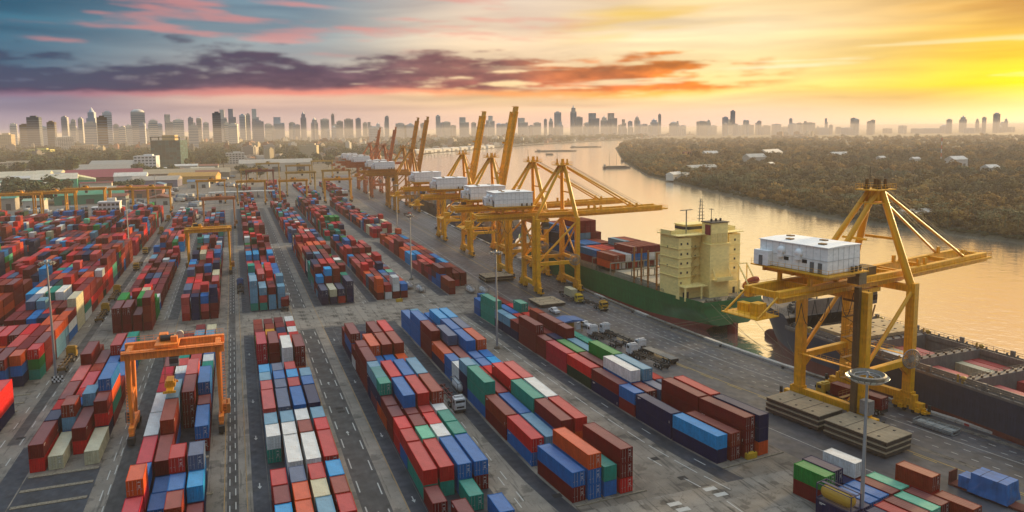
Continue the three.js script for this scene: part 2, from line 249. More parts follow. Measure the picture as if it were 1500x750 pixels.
// concrete slabs of the open turning place, each a little different
{ const r = rng(12), slab = new THREE.BoxGeometry(4.94, 0.012, 4.94); { const uv = slab.attributes.uv; for (let i = 0; i < uv.count; i++) uv.setXY(i, uv.getX(i) * 4.94, uv.getY(i) * 4.94); }
  const sm = [0, 1, 2, 3, 4].map((k) => new THREE.MeshStandardMaterial({ color: col([0.28 + 0.018 * k, 0.255 + 0.017 * k, 0.228 + 0.016 * k]), roughness: 0.8 + 0.03 * k, map: (() => { const t = rep(concT, 17 + 3 * k); t.offset.set(k * 0.21, k * 0.37); return t; })() }));
  for (let i = 0; i < 13; i++) for (let j = 0; j < 8; j++) { const u = 66 + j * 5, t = 43 + i * 5; if (t > apronL(u) - 3 || (t < 47 && u > 92) || u > 103 - 0.0 * t) continue; if (t > 78 && u < 96 && t > 100 - (u - 70) * 0.2) continue; const o = part(yard, 'slab', slab, sm[Math.floor(r() * 5)]); o.position.copy(W(u, t, 0.002 + r() * 0.004)); o.rotation.y = rad(YAW); }
  for (let i = 0; i < 14; i++) for (let j = 0; j < 5; j++) { const u = 240.5 + j * 5, t = 3 + i * 5; if (t > 70 && t < 76) continue; const o = part(yard, 'slab', slab, sm[Math.floor(r() * 5)]); o.position.copy(W(u, t, 0.002 + r() * 0.004)); o.rotation.y = rad(YAW); } }
// drain gratings
{ const gm = mat([0.02, 0.018, 0.017], { roughness: 0.8 }); for (const [px, py] of [[497, 598], [500, 603], [959, 672], [1000, 700], [30, 642], [707, 494], [816, 726], [420, 330]]) { const p = onGround(px, py, 0.012); const g = []; for (let k = 0; k < 9; k++) g.push(bx(1.5, 0.02, 0.08, 0, 0, (k - 4) * 0.13)); g.push(bx(1.6, 0.008, 1.3, 0, -0.004, 0)); const o = part(yard, 'drain_grating', g, gm); o.position.copy(p); o.rotation.y = rad(YAW); } }

// painted marks: near ones one by one, the far rest together
const whiteP = new THREE.MeshStandardMaterial({ color: col([0.48, 0.47, 0.44]), roughness: 0.75, map: rep(roofT, 1.7) }), ochreP = new THREE.MeshStandardMaterial({ color: col([0.33, 0.20, 0.07]), roughness: 0.8, map: rep(roofT, 2.3) }), yellowP = new THREE.MeshStandardMaterial({ color: col([0.50, 0.33, 0.06]), roughness: 0.75, map: rep(roofT, 1.9) });
const farMarks = [];
function dash(host, u, t, len, w, m, yaw, y = 0.016, name = 'lane_dash') { const g = bx(w, 0.006, len, 0, 0, 0); if (u > 235 && m === whiteP) { g.rotateY(rad(yaw)); const p = W(u, t, y); farMarks.push(g.translate(p.x, p.y, p.z)); return; } const o = part(host, name, g, m); o.position.copy(W(u, t, y)); o.rotation.y = rad(yaw); }
for (const [t, u0, u1, len, gap, w] of [[17.5, 106, 640, 4.4, 5.3, 0.22], [20.9, 104, 640, 4.4, 5.3, 0.22], [-3.25, 120, 640, 2.6, 2.5, 0.16], [-2.3, 121, 640, 2.6, 2.5, 0.16], [-23.7, 130, 640, 4, 4.2, 0.18], [-22.75, 132, 640, 4, 4.2, 0.18], [-42.3, 140, 640, 3.6, 6.2, 0.2], [-45.6, 150, 300, 3.6, 6.2, 0.2], [41.2, 110, 640, 3.4, 4.8, 0.18], [42.3, 112, 640, 3.4, 4.8, 0.18]]) for (let u = u0; u < u1; u += len + gap) if (!(u > 238 && u < 264)) dash(yard, u, t, len, w, whiteP, YAW);
for (const [f, u0, u1, len, gap] of [[(u) => B6t(u) - 2.1, 112, 236, 3, 13], [(u) => B6t(u) - 5.6, 104, 236, 6, 1.4], [(u) => B6t(u) - 9.2, 96, 420, 4, 5.6]]) for (let u = u0; u < u1; u += len + gap) dash(yard, u, f(u), len, 0.2, whiteP, YAW + Math.atan(-(f(u + 3) - f(u - 3)) / 6) / D2);
function line(host, u0, u1, f, w, m, name) { part(host, name, ribbon(u0, u1, (u) => f(u) - w / 2, (u) => f(u) + w / 2, 0.012, 5), m); }
for (const t of [-4.1, -0.5, 16.1, 23.95, -19.3]) line(yard, 52, 640, () => t, 0.16, ochreP, 'lane_edge_line');
function arrow(u, t, flip) { const s = new THREE.Shape(); [[-0.1, -1.1], [0.1, -1.1], [0.1, 0.2], [0.36, 0.2], [0, 1.2], [-0.36, 0.2], [-0.1, 0.2]].forEach(([x, y], i) => i ? s.lineTo(x, y) : s.moveTo(x, y)); const o = part(yard, 'painted_arrow', new THREE.ShapeGeometry(s).rotateX(-Math.PI / 2), whiteP); o.position.copy(W(u, t, 0.017)); o.rotation.y = rad(YAW + (flip ? 180 : 0)); }
for (const [u, t, f] of [[114.5, 19.2], [149.5, 19.2], [182, 19.2], [226, 19.2], [117.5, 25.4, 1], [146, 25.4, 1], [181, 25.4, 1], [221, 25.4, 1], [132, 1.6, 1], [154, 1.6, 1], [176, 1.6, 1], [215, 1.6, 1]]) arrow(u, t, f);
for (const [px, py] of [[1040, 716], [1056, 724], [988, 738], [1001, 746]]) { const p = onGround(px, py, 0.02), o = part(yard, 'painted_patch', bx(2.3, 0.008, 1.1), whiteP); o.position.copy(p); o.rotation.y = rad(YAW); }

// apron: crane rails in pale concrete beams, lane marks, coping
const railBeamM = new THREE.MeshStandardMaterial({ color: col([0.20, 0.185, 0.165]), roughness: 0.85, map: rep(concT, 7) }), steelM = mat([0.12, 0.10, 0.09], { roughness: 0.4, metalness: 0.7 });
for (const off of [3.6, 19.6]) { line(apron, 56, 1060, (u) => quayT(u) - off, 1.5, railBeamM, 'rail_beam'); part(apron, 'crane_rail', [ribbon(56, 1060, (u) => quayT(u) - off - 0.06, (u) => quayT(u) - off + 0.06, 0.035, 5)], steelM); }
line(apron, 60, 900, (u) => quayT(u) - 22.6, 0.2, yellowP, 'apron_edge_line'); line(apron, 60, 900, (u) => quayT(u) - 10.6, 0.16, whiteP, 'apron_edge_line');
line(apron, 60, 700, (u) => quayT(u) - 36.2 + interpRow([70, 120, 200], [-1, 0, 4], u), 0.18, whiteP, 'apron_edge_line');
for (const off of [6.6, 8.8, 13.2, 16.4]) for (let u = 76; u < 620; u += 3.6) dash(apron, u, quayT(u) - off, 1.3, 0.18, whiteP, quayYaw(u));
for (let u = 80; u < 200; u += 9) dash(apron, u, quayT(u) - 23.3, 4.4, 0.2, yellowP, quayYaw(u));
tag(part(yard, 'far_lane_dashes', farMarks, whiteP), null, null, null, 'stuff');
const quayWallM = new THREE.MeshStandardMaterial({ color: col([0.26, 0.24, 0.21]), roughness: 0.9, map: rep(concT, 6) });
{ const wall = thing('quay_wall', 'pale concrete quay wall with a low coping along the river', 'quay wall'); const l = []; for (let u = 54; u < 1090; u += 6) { const a = quayT(u), b = quayT(u + 6); l.push([W(u, a, -3.4), W(u, a, 0.05), W(u + 6, b, 0.05), W(u + 6, b, -3.4)]); } part(wall, 'face', polys(l), quayWallM);
  const white = new THREE.MeshStandardMaterial({ color: col([0.50, 0.47, 0.42]), roughness: 0.8, map: rep(grimeT, 3) }), red = worn('#b03030', 0.7, 0, 3), r = rng(5);
  let k = 0; for (let u = 58; u < 700; u += 7.2, k++) { const um = u + 3.6, yaw = quayYaw(um), g = bx(1.15, 0.55, 7.1, 0, 0.275, 0); const o = part(wall, 'coping_block', g, (u < 180 && k % 3 !== 2) || r() < 0.3 ? white : quayWallM); o.position.copy(W(um, quayT(um) - 0.6, 0)); o.rotation.y = rad(yaw); }
  { const o = part(wall, 'red_notice', bx(0.06, 0.45, 1.0, 0, 0.29, 0), red); o.position.copy(W(106, quayT(106) - 1.22, 0)); o.rotation.y = rad(quayYaw(106)); }
  const rubber = mat([0.012, 0.012, 0.012], { roughness: 0.9 }); for (let u = 75; u < 520; u += 14) { const o = part(wall, 'fender', cyl(0.7, 0.7, 1.7, 0, -2.4, 0, 10), rubber); o.position.copy(W(u, quayT(u) + 0.65, 0)); }
}
{ const b0 = thing('bollard', 'squat dark iron bollard on the quay edge', 'bollard', W(92, quayT(92) - 2.2, 0), 0, 'mooring bollards along the quay'); part(b0, 'post', [cyl(0.38, 0.24, 0.5, 0, 0, 0), cyl(0.46, 0.46, 0.14, 0, 0.5, 0)], mat([0.03, 0.03, 0.032], { roughness: 0.5 })); for (const u of [113, 150, 172, 194, 216, 238]) copyOf(b0, W(u, quayT(u) - 2.2, 0), 0); }
// ------------------------------------------------------------------ shipping containers
const CW = 2.44, CH = 2.59, LEN = { 2: 6.06, 4: 12.19 };
const PAL = { r: ['maroon', '#74090f'], R: ['bright red', '#d0121a'], b: ['blue', '#0066ae'], B: ['sky blue', '#0094d4'], n: ['navy', '#051349'], t: ['teal', '#048d7a'], g: ['green', '#0c8434'], m: ['mint green', '#62bd9b'], w: ['white', '#dfe0de'], c: ['cream', '#c9c1a0'], o: ['orange', '#d04f18'], s: ['brick red', '#b41f1e'], y: ['grey blue', '#6799b4'], k: ['slate grey', '#4f6080'], p: ['faded pink', '#c04a48'], M: ['crimson', '#b4062e'], Y: ['yellow', '#d09208'], u: ['rust brown', '#8c2b14'], d: ['dark green', '#06331c'] };
const sideTex = rep(grimeT, 4.2, 3.1), roofTex = rep(roofT, 5.3);
const boxM = {}, lidM = {};
for (const k in PAL) { boxM[k] = new THREE.MeshPhysicalMaterial({ color: col(PAL[k][1]), roughness: 0.6, specularIntensity: 0.4, map: sideTex }); lidM[k] = new THREE.MeshStandardMaterial({ color: col(PAL[k][1]).lerp(col([0.42, 0.37, 0.34]), 0.16), roughness: 0.5, map: roofTex }); }  // lidM: roof dust and the sheen of the sky both put into a paler colour
// corrugated panel: runs along local x for len metres, height h, ribs stand out along +z
function corrugated(len, h, pitch, depth, vertical = true) {
  const n = Math.round(len / pitch), q = [], xs = [];
  for (let i = 0; i < n; i++) { const a = i * len / n, s = len / n; xs.push([a, 0], [a + 0.26 * s, 0], [a + 0.40 * s, 1], [a + 0.86 * s, 1]); } xs.push([len, 0]);
  const pos = [], nor = [], uv = [], idx = [];
  for (let i = 0; i < xs.length - 1; i++) { const [x0, a] = xs[i], [x1, b] = xs[i + 1], dz = (b - a) * depth, L = Math.hypot(x1 - x0, dz), nx = -dz / L, nz = (x1 - x0) / L, o = pos.length / 3; for (const [x, y, k] of [[x0, 0, a], [x1, 0, b], [x1, h, b], [x0, h, a]]) { pos.push(x - len / 2, y, k * depth); nor.push(nx, 0, nz); uv.push(x, y); } idx.push(o, o + 1, o + 2, o, o + 2, o + 3); }
  const g = new THREE.BufferGeometry(); g.setAttribute('position', new THREE.Float32BufferAttribute(pos, 3)); g.setAttribute('normal', new THREE.Float32BufferAttribute(nor, 3)); g.setAttribute('uv', new THREE.Float32BufferAttribute(uv, 2)); g.setIndex(idx); return g;
}
function containerShapes(L) {
  const hw = CW / 2, hl = L / 2, inL = L - 0.3, wall = CH - 0.32, body = [];
  for (const s of [1, -1]) body.push(corrugated(inL, wall, 0.28, 0.034).rotateY(s * Math.PI / 2).translate(s * (hw - 0.045), 0.2, 0));
  body.push(corrugated(CW - 0.3, wall, 0.27, 0.04).rotateY(Math.PI).translate(0, 0.2, -hl + 0.06));
  for (const x of [-1, 1]) { for (const z of [-1, 1]) body.push(bx(0.16, CH - 0.24, 0.16, x * (hw - 0.08), CH / 2, z * (hl - 0.08))); body.push(bx(0.12, 0.17, L - 0.32, x * (hw - 0.06), 0.115, 0), bx(0.1, 0.12, L - 0.32, x * (hw - 0.05), CH - 0.09, 0)); }
  for (const z of [-1, 1]) body.push(bx(CW - 0.32, 0.17, 0.12, 0, 0.115, z * (hl - 0.06)), bx(CW - 0.32, 0.12, 0.12, 0, CH - 0.09, z * (hl - 0.06)));
  body.push(bx(CW - 0.3, 0.04, L - 0.3, 0, 0.12, 0));
  for (const x of [-1, 1]) for (const y of [0.06, CH - 0.06]) for (const z of [-1, 1]) body.push(bx(0.18, 0.12, 0.2, x * (hw - 0.085), y, z * (hl - 0.095)));
  const roof = corrugated(inL, CW - 0.2, 0.42, 0.02).rotateX(-Math.PI / 2).rotateY(Math.PI / 2).translate(-(CW - 0.2) / 2, CH - 0.07, 0);
  { const p = new THREE.Box3().setFromBufferAttribute(roof.attributes.position), cx = (p.min.x + p.max.x) / 2; roof.translate(-cx, 0, 0); }
  const dw = CW / 2 - 0.18, door = (s) => [bx(dw, wall, 0.05, s * (dw / 2 + 0.012), 0.2 + wall / 2, hl - 0.05), ...[0.55, 1.1, 1.65].map((y) => bx(dw - 0.16, 0.4, 0.02, s * (dw / 2 + 0.012), 0.22 + y, hl - 0.019))];
  const bars = (s) => [0.28, 0.78].map((f) => bx(0.035, wall, 0.035, s * dw * f + s * 0.012, 0.2 + wall / 2, hl + 0.012)).concat([0.28, 0.78].map((f) => bx(0.3, 0.05, 0.03, s * dw * f + s * 0.1, 0.95, hl + 0.02)));
  const marks = []; for (let k = 0; k < 6; k++) marks.push(bx(0.16 + 0.09 * ((k * 7) % 4), 0.055, 0.004, 0.6, 2.2 - k * 0.13 - (k > 1 ? 0.35 : 0), hl + 0.001));
  const codes = []; for (const x of [-1, 1]) { codes.push(bx(0.004, 0.12, 1.05, x * (hw + 0.002 - 0.008), CH - 0.42, x * (hl - 1.15)), bx(0.004, 0.09, 0.5, x * (hw - 0.006), CH - 0.62, x * (hl - 0.9))); if (L > 8) codes.push(bx(0.004, 0.5, 0.1, x * (hw - 0.006), 0.7, -x * (hl - 0.6))); }
  return { codes: merge(codes), body: merge(body), roof, doors: [-1, 1].map((s) => [merge(door(s)), merge(bars(s))]), marks: merge(marks) };
}
const CS = { 2: containerShapes(LEN[2]), 4: containerShapes(LEN[4]) };
const rodM = mat([0.34, 0.34, 0.33], { roughness: 0.45, metalness: 0.6 }), markM = mat([0.6, 0.6, 0.58], { roughness: 0.7 });

const boxes = [];   // every container of the place: position, heading, length, colour, tier, neighbours
function stackAt(p, yaw, len, cols, info) { let y = 0.03; for (let k = 0; k < cols.length; k++) { boxes.push({ p: V(p.x, p.y + y, p.z), yaw, len, c: cols[k], below: cols[k - 1], above: cols[k + 1], tier: k, n: cols.length, ...info }); y += CH + 0.012; } }
const wts = [['r', 40], ['u', 11], ['s', 12], ['R', 8], ['b', 9], ['n', 9], ['B', 3], ['t', 4], ['g', 2], ['m', 1.5], ['w', 4], ['c', 2.5], ['o', 6], ['y', 4], ['k', 4], ['p', 6], ['M', 5], ['d', 2]], wsum = wts.reduce((a, b) => a + b[1], 0);
const pick = (r) => { let x = r() * wsum; for (const [c, w] of wts) if ((x -= w) < 0) return c; return 'r'; };
const slope = (f, u) => Math.atan(-(f(u + 3) - f(u - 3)) / 6) / D2;
function block({ place, t0, pitch = 2.76, rows, fill = [], seed }) {
  const r = rng(seed), f = typeof t0 === 'function' ? t0 : () => t0, jig = () => (r() - 0.5) * 0.16;
  rows.forEach((str, row) => {
    let u = 0; const put = (len, cols) => { const um = u + LEN[len] / 2, t = f(um) + pitch * row + CW / 2 + jig(); if (cols) stackAt(W(um + jig(), t), YAW + slope(f, um) + (r() - 0.5) * 0.5 + (r() < 0.5 ? 180 : 0), len, cols, { place }); u += LEN[len] + (len === 2 ? 0.28 : 0.42); };
    for (const tok of str.split(' ')) { if (tok[0] === '@') u = parseFloat(tok.slice(1)); else put(+tok[0], tok[1] === '.' ? null : tok.slice(1)); }
  });
  const nRows = fill.rows || rows.length;
  for (const [u0, u1, lo, hi] of fill) { let u = u0, base = lo + r() * (hi - lo);
    while (u + 12.3 < u1) { base = clamp(base + (r() - 0.5) * 2, lo, hi); const two = r() < 0.42, bias = r() < 0.45 ? pick(r) : null;
      for (let row = 0; row < nRows; row++) { const one = (uu, len) => { const n = clamp(Math.round(base + (r() - 0.5) * 1.2), 0, 5); if (n < 1) return; let cs = ''; for (let k = 0; k < n; k++) cs += k && r() < 0.35 ? cs[k - 1] : bias && r() < 0.5 ? bias : pick(r); stackAt(W(uu + LEN[len] / 2 + jig(), f(uu + LEN[len] / 2) + pitch * row + CW / 2 + jig()), YAW + slope(f, uu) + (r() < 0.5 ? 180 : 0), len, cs, { place }); };
        if (two ? r() < 0.9 : r() < 0.15) { one(u, 2); one(u + 6.34, 2); } else one(u, 4); }
      u += 12.19 + 0.55; } }
}
const fillOf = (l, rows) => Object.assign(l, { rows });
block({ place: 'block beside arrow lane', t0: 3.3, pitch: 2.98, seed: 3, rows: [
  '@107.4 2nB 2rr 2rs @140.6 2tw 2ky @155.4 4np 2np 2ny 2bB @196 4rMM 2rg 2rr 2ru 2ru',
  '@107.4 2oo 2ro 2rk @128 4kw 2rw 2by @155.4 4rk 2nk 2bb 2nk @183 4B 4nrr 2uu 2rY 2ru 2rr',
  '@107.4 2ny 2rc 2rs @128 4ww 2ru 2rw @155.4 4kb 2rs 2bB 2rs @190 4bww 2rn 2rs 2rn 2Mr 2rr',
  '@107.4 2rs 2ru 2rB @128 4rs 2rR 2ky @155.4 4gn 2bb 2ny @190 4orr 2oo 2ss 2rw 2rs 2rw'],
  fill: fillOf([[268, 410, 2, 3.4], [432, 640, 2, 3.6]], 4) });
block({ place: 'block beside red trailer', t0: 26.9, pitch: 2.98, seed: 7, rows: [
  '@110 2r 4ts 2bs 2RR 2rr 2or 4ont @158.6 4nny 4rrr 2rrr 2wr 4nbr 2rr',
  '@104 2r @116.5 4ts 2rm 2rr 2rr 2rr @145.4 4nbb 4rrR 2rb 2bb 4ruo 4nn',
  '@110 2t 4bb 2nw 2rR 2rs @145.4 4rrs 4bbb 2rk 2bb 4rru 4rrr',
  '@103.5 2b @116.5 4rb 2rt 2rt 2rw @145.4 4rru 4bby 2oo 2ro 4rru 4brR'],
  fill: fillOf([[268, 410, 2.2, 3.8], [428, 650, 2, 3.8]], 4) });
block({ place: 'block by open slabs', t0: B5t, pitch: 2.93, seed: 11, rows: [
  '@106.6 4rb @121.5 4bR 4ru 4btt 2nny 2ww 2bb 4no 4rrr 4bbb 4bb',
  '@106.6 4bbo @121.5 4ny 4nb 4ss 2bs 2by 4ru 4rrk 4ru 4bb 2ry',
  '@106.6 4bt @121.5 4nbr 4btt 4rrR 2rR 2bb 2bb 4bbb 4bbb 4bbB 2rb',
  '@106.6 4Rrr @121.5 4uos 4rsw 4rsp 2rw 2bB 2nb 4uoo 4bkk 4bBB 2rk'],
  fill: fillOf([[268, 412, 2.2, 3.6], [428, 652, 2, 3.6]], 4) });
block({ place: 'block along quay apron', t0: B6t, pitch: 3.05, seed: 13, rows: [
  '@110.2 4nB 4nn 2rb 4nr 4dR 4MM 2rr 4rrr 2nr 2ny 2ny 4ttt 2bb',
  '@110.2 4ru 4r 2tr 4bbw 4rr 4gg 2rn 4rr 4rs 4bb 2B 4tb',
  '@110.2 4rrr 4rrr 2rk 4bby 4ggg 4ny 2rrr 4rrr 2uuu 2rs 2ttt 2MM 4rr',
  '@110.2 4onn 4sss 2nk 4rs 4kk 2rs 2tt 2bt 4rr 2oo 2rr 4rr'],
  fill: fillOf([], 4) });
block({ place: 'far block along apron', t0: 73.2, pitch: 2.85, seed: 17, rows: ['@266.5 4ru 2bb 4bn 4rr'], fill: fillOf([[280, 412, 2, 3.4], [428, 644, 1.8, 3.4]], 4) });
block({ place: 'block under orange gantry', t0: -18.0, pitch: 2.86, seed: 19, rows: [
  '@118 2rM 2rMo 2nb 4rM 4ww 4ww 2rM 2rs 2rM 4rr 2bs 2rw 2wc',
  '@124 2b 2b 4nr 4bru 4nky 4kk 2rw 2rp 2bt 2by 2rw 2rr',
  '@118 2ru 2nb 2rrs @164.5 4rrr 4rrp 2ky 2rp 2bb 4rs 2ny 2rr',
  '@118 2r 2nB 2nbk @150.8 4rb 2rr 4nbb 2rk 2rt 2rw 4bb 2rk 2ry 2cc'],
  fill: fillOf([[262, 410, 2.2, 3.6], [426, 560, 1.6, 3]], 4) });
block({ place: 'block by bare beams', t0: -37.2, pitch: 2.9, seed: 23, rows: [
  '@152.6 4Rr 2rn 2rs 4rr 4rp 4rrr 2ru',
  '@152.6 4c 2byu 2rb 2rs 4rM 2ru 4rr',
  '@158.5 4Rr 2nny 2rs 4rk 4bb 4rrs',
  '@152.6 4c 2nRr 4rtob 2rr 4nb 4bbb 2ttt'],
  fill: fillOf([[254, 406, 1.8, 3.4], [420, 600, 1.4, 3]], 4) });
block({ place: 'wide block by forklift road', t0: -64.1, pitch: 2.76, seed: 29, rows: [
  '@205 4rrr 4ry 4rrp', '@205 4rrr 4no 4rRR', '@205 4nrr 4by 4rrr', '@205 4rbr 4rrp 4rrR', '@208 2nbo 4rrr 4orr 4yoo', '@212.5 2tgR 4rrr 4yyo 4kyo'],
  fill: fillOf([[249, 406, 3, 4.4], [416, 590, 2.8, 4.4]], 6) });
block({ place: 'stacks by striped barrier', t0: -64.1, pitch: 2.76, seed: 31, rows: ['@174 4nrr', '@174 4rrr', '@174 4nbr', '@174 4rRr', '@174 4brR', '@176 4nRR'], fill: fillOf([], 6) });
block({ place: 'second block beyond the forklift road', t0: -88.5, pitch: 2.76, seed: 37, rows: [], fill: fillOf([[206, 332, 2.2, 4], [342, 590, 2.4, 4.2]], 6) });
block({ place: 'third block beyond the forklift road', t0: -112, pitch: 2.76, seed: 41, rows: [], fill: fillOf([[280, 424, 2.8, 4.4], [434, 596, 2.6, 4.4]], 6) });
block({ place: 'fourth block beyond the forklift road', t0: -136, pitch: 2.76, seed: 43, rows: [], fill: fillOf([[370, 474, 2.8, 4.4], [484, 596, 2.8, 4.6]], 6) });
block({ place: 'fifth block beyond the forklift road', t0: -160, pitch: 2.76, seed: 47, rows: [], fill: fillOf([[455, 596, 3, 4.8]], 6) });
for (const [t0, a, b, s] of [[5, 700, 860, 51], [32, 700, 900, 53], [62, 690, 900, 57], [90, 720, 880, 59]]) block({ place: 'stacks in the far yard', t0, seed: s, rows: [], fill: fillOf([[a, b, 1, 3.2]], 4) });
// the small block by the near lamp mast
{ const base = W(83.6, 86.3), yaw = 32, cs = Math.cos(rad(yaw)), sn = Math.sin(rad(yaw)), at = (x, z) => V(base.x + x * cs - z * sn, 0, base.z - x * sn - z * cs);
  for (const [x, z, len, c] of [[0, 3.2, 2, 'n'], [2.7, 9.5, 2, 'rg'], [5.5, 10, 2, 'nn'], [2.8, 3.2, 2, 'n'], [5.5, 3.6, 2, 'b'], [8.3, 3.7, 2, 'b'], [11, 9.9, 2, 'rw'], [8.2, 9.8, 2, 'n'], [5.6, -3, 2, 's'], [8.4, -2.8, 2, 'r'], [11.1, 3.5, 2, 'r'], [13.8, 3.6, 2, 'm'], [11.2, -2.9, 2, 'm'], [13.9, -2.8, 2, 'r'], [16.6, 0.2, 2, 'su'], [16.7, -6.2, 2, 'u'], [2.9, -3.2, 2, 'n'], [0.1, -3.2, 2, 'n']]) stackAt(at(x, z), yaw, len, c, { place: 'small block by lamp mast' }); }
// ------------------------------------------------------------------ ship-to-shore cranes (local: x towards the river, z along the quay, y up, origin at the waterside rail)
const craneY = worn('#f2ae00', 0.5, 0, 6), craneO = worn('#c87a2e', 0.5, 0, 6), rtgY = worn('#eba400', 0.5, 0, 5), rtgO = worn('#fb8a2c', 0.5, 0, 5), rustM = worn('#c46a34', 0.6, 0, 6), darkM = mat([0.018, 0.017, 0.016], { roughness: 0.7 }), greyM = worn('#6d6f70', 0.6, 0, 4), houseM = new THREE.MeshStandardMaterial({ color: col([0.86, 0.86, 0.85]), roughness: 0.55, map: rep(facadeT, 9) }), glassM = new THREE.MeshPhysicalMaterial({ color: col([0.03, 0.035, 0.04]), roughness: 0.12 });
function railing(pts, h = 1.1, gap = 1.5, t = 0.05) { const g = []; for (let i = 0; i < pts.length - 1; i++) { const a = pts[i], b = pts[i + 1], L = a.distanceTo(b), n = Math.max(1, Math.round(L / gap)); for (const y of [h, h * 0.55]) g.push(bar(a.clone().setY(a.y + y), b.clone().setY(b.y + y), t)); for (let k = 0; k <= n; k++) { const p = a.clone().lerp(b, k / n); g.push(bx(t, h, t, p.x, p.y + h / 2, p.z)); } } return g; }
function stairs(a, b, w, n) { const g = []; const d = b.clone().sub(a), side = V(-d.z, 0, d.x).normalize().multiplyScalar(w / 2); for (const s of [-1, 1]) g.push(bar(a.clone().addScaledVector(side, s), b.clone().addScaledVector(side, s), 0.06, 0.22)); for (let k = 0; k <= n; k++) { const p = a.clone().lerp(b, k / n); g.push(along(bx(0.25, 0.04, w), p.clone().sub(side), p.clone().add(side))); } return g; }
function stsCrane(o) {
  const c = thing(o.name || 'quay_crane', o.label, 'crane', o.pos, o.yaw, o.group), P = o.mat || craneY, TOP = 28, LX = [0, -16], LZ = [-7.5, 7.5], near = o.near;
  // travelling gear
  for (const x of LX) { part(c, 'sill_beam', [bx(1.25, 1.5, 19, x, 3.4, 0), ...[-7.5, 7.5].map((z) => bx(1.6, 0.5, 2.6, x, 4.35, z))], P);
    for (const z of [-7.9, 7.9]) { const dr = Math.sign(z), b = part(c, 'bogie', [bx(1.2, 1.1, 6.4, x, 2.2, z), bx(1.5, 0.9, 1.4, x, 2.75, z), ...[-1.9, 1.9].flatMap((d) => [bx(1.0, 0.9, 3.2, x, 1.35, z + d), bx(1.3, 0.6, 0.8, x, 1.75, z + d), bx(0.7, 0.8, 0.9, x - 0.85, 1.25, z + d + 0.5), bx(0.6, 0.6, 0.6, x + 0.8, 1.5, z + d - 0.6), bar(V(x - 0.5, 1.6, z + d - 1.3), V(x - 0.5, 2.4, z + d * 0.4), 0.35)]), bx(0.5, 0.5, 1.2, x, 1.2, z + dr * 4.0), bx(1.6, 0.5, 0.9, x, 1.0, z + dr * 3.6)], P); for (const d of [-2.9, -1.0, 1.0, 2.9]) part(b, 'wheel', new THREE.CylinderGeometry(0.46, 0.46, 0.36, 12).rotateZ(Math.PI / 2).translate(x, 0.5, z + d), darkM); part(b, 'buffer', [cyl(0.34, 0.34, 1.3, x, 1.5, z + dr * 4.4, 10)], darkM); } }
  // legs and portal
  for (const x of LX) for (const z of LZ) part(c, 'leg', [bx(1.5, TOP - 4.1, 1.9, x, (TOP + 4.1) / 2, z)], P);
  for (const z of LZ) { part(c, 'portal_beam', [bx(14.7, 1.3, 1.2, -8, 11.2, z), bar(V(-0.5, 8.6, z), V(-3, 10.6, z), 0.9), bar(V(-15.5, 8.6, z), V(-13, 10.6, z), 0.9)], P); part(c, 'diagonal_brace', rod(V(-0.6, TOP - 2, z), V(-15.4, 12.2, z), 0.42, 0.42, 10), P); }
  if (o.houseTurn) for (const x of LX) { part(c, 'frame_brace', rod(V(x, 12.6, -6.6), V(x, TOP - 2.6, 6.6), 0.3), P); part(c, 'frame_beam', bx(1.0, 1.2, 13.1, x, 12, 0), P); part(c, 'frame_brace', rod(V(x, 12.6, 6.6), V(x, TOP - 2.6, -6.6), 0.3), P); }
  for (const x of LX) part(c, 'cross_beam', bx(1.1, 1.5, 13.2, x, TOP - 1.2, 0), P);
  part(c, 'walkway', [bx(0.9, 0.08, 15, -16.9, 12, 0), ...railing([V(-17.3, 12, -7.5), V(-17.3, 12, 7.5)]), bx(0.9, 0.08, 15, 0.95, 12, 0), ...railing([V(1.4, 12, -7.5), V(1.4, 12, 7.5)])], P);
  // trolley girders and back reach
  for (const z of [-3.6, 3.6]) part(c, 'girder', [bb(-38, 1.5, TOP - 0.2, TOP + 2.0, z - 0.6, z + 0.6)], P);
  for (const x of [-37.3, -27, -10, 0.5]) part(c, 'girder_tie', bx(0.7, 1.2, 6.0, x, TOP + 1.2, 0), P);
  for (const s of [-1, 1]) part(c, 'girder_walkway', [bb(-38, 1.5, TOP + 0.9, TOP + 0.98, s > 0 ? 4.2 : -5.0, s > 0 ? 5.0 : -4.2), ...railing([V(-38, TOP + 0.98, s * 4.95), V(1.5, TOP + 0.98, s * 4.95)], 1.1, 2.4)], P);
  // boom
  const boom = new THREE.Group(); boom.name = 'boom'; c.add(boom); boom.position.set(1.5, TOP + 0.6, 0); const BL = o.boom || 35, ang = o.up ? rad(79) : rad(1.2); boom.rotation.z = ang;
  for (const z of [-3.2, 3.2]) part(boom, 'boom_girder', [bb(0, BL, -0.8, 1.3, z - 0.55, z + 0.55)], P);
  for (const x of [2, 12, 22, BL - 0.5]) part(boom, 'boom_tie', bx(0.6, 0.9, 5.3, x, 0.6, 0), P);
  part(boom, 'boom_tip', [bb(BL, BL + 2.6, -0.5, 0.0, -3.6, 3.6), ...railing([V(BL, 0, 3.5), V(BL + 2.6, 0, 3.5), V(BL + 2.6, 0, -3.5)])], P);
  part(boom, 'boom_walkway', [bb(0, BL, 0.2, 0.28, 3.75, 4.5), ...railing([V(0, 0.28, 4.45), V(BL, 0.28, 4.45)], 1.1, 2.2)], P);
  for (const x of [8, 10.5, 26]) for (const z of [-2.9, 2.9]) part(boom, 'sheave', bx(0.8, 1.6, 0.5, x, 2.0, z), P);
  // apex frame
  const A = V(-3, 47.6, 0);
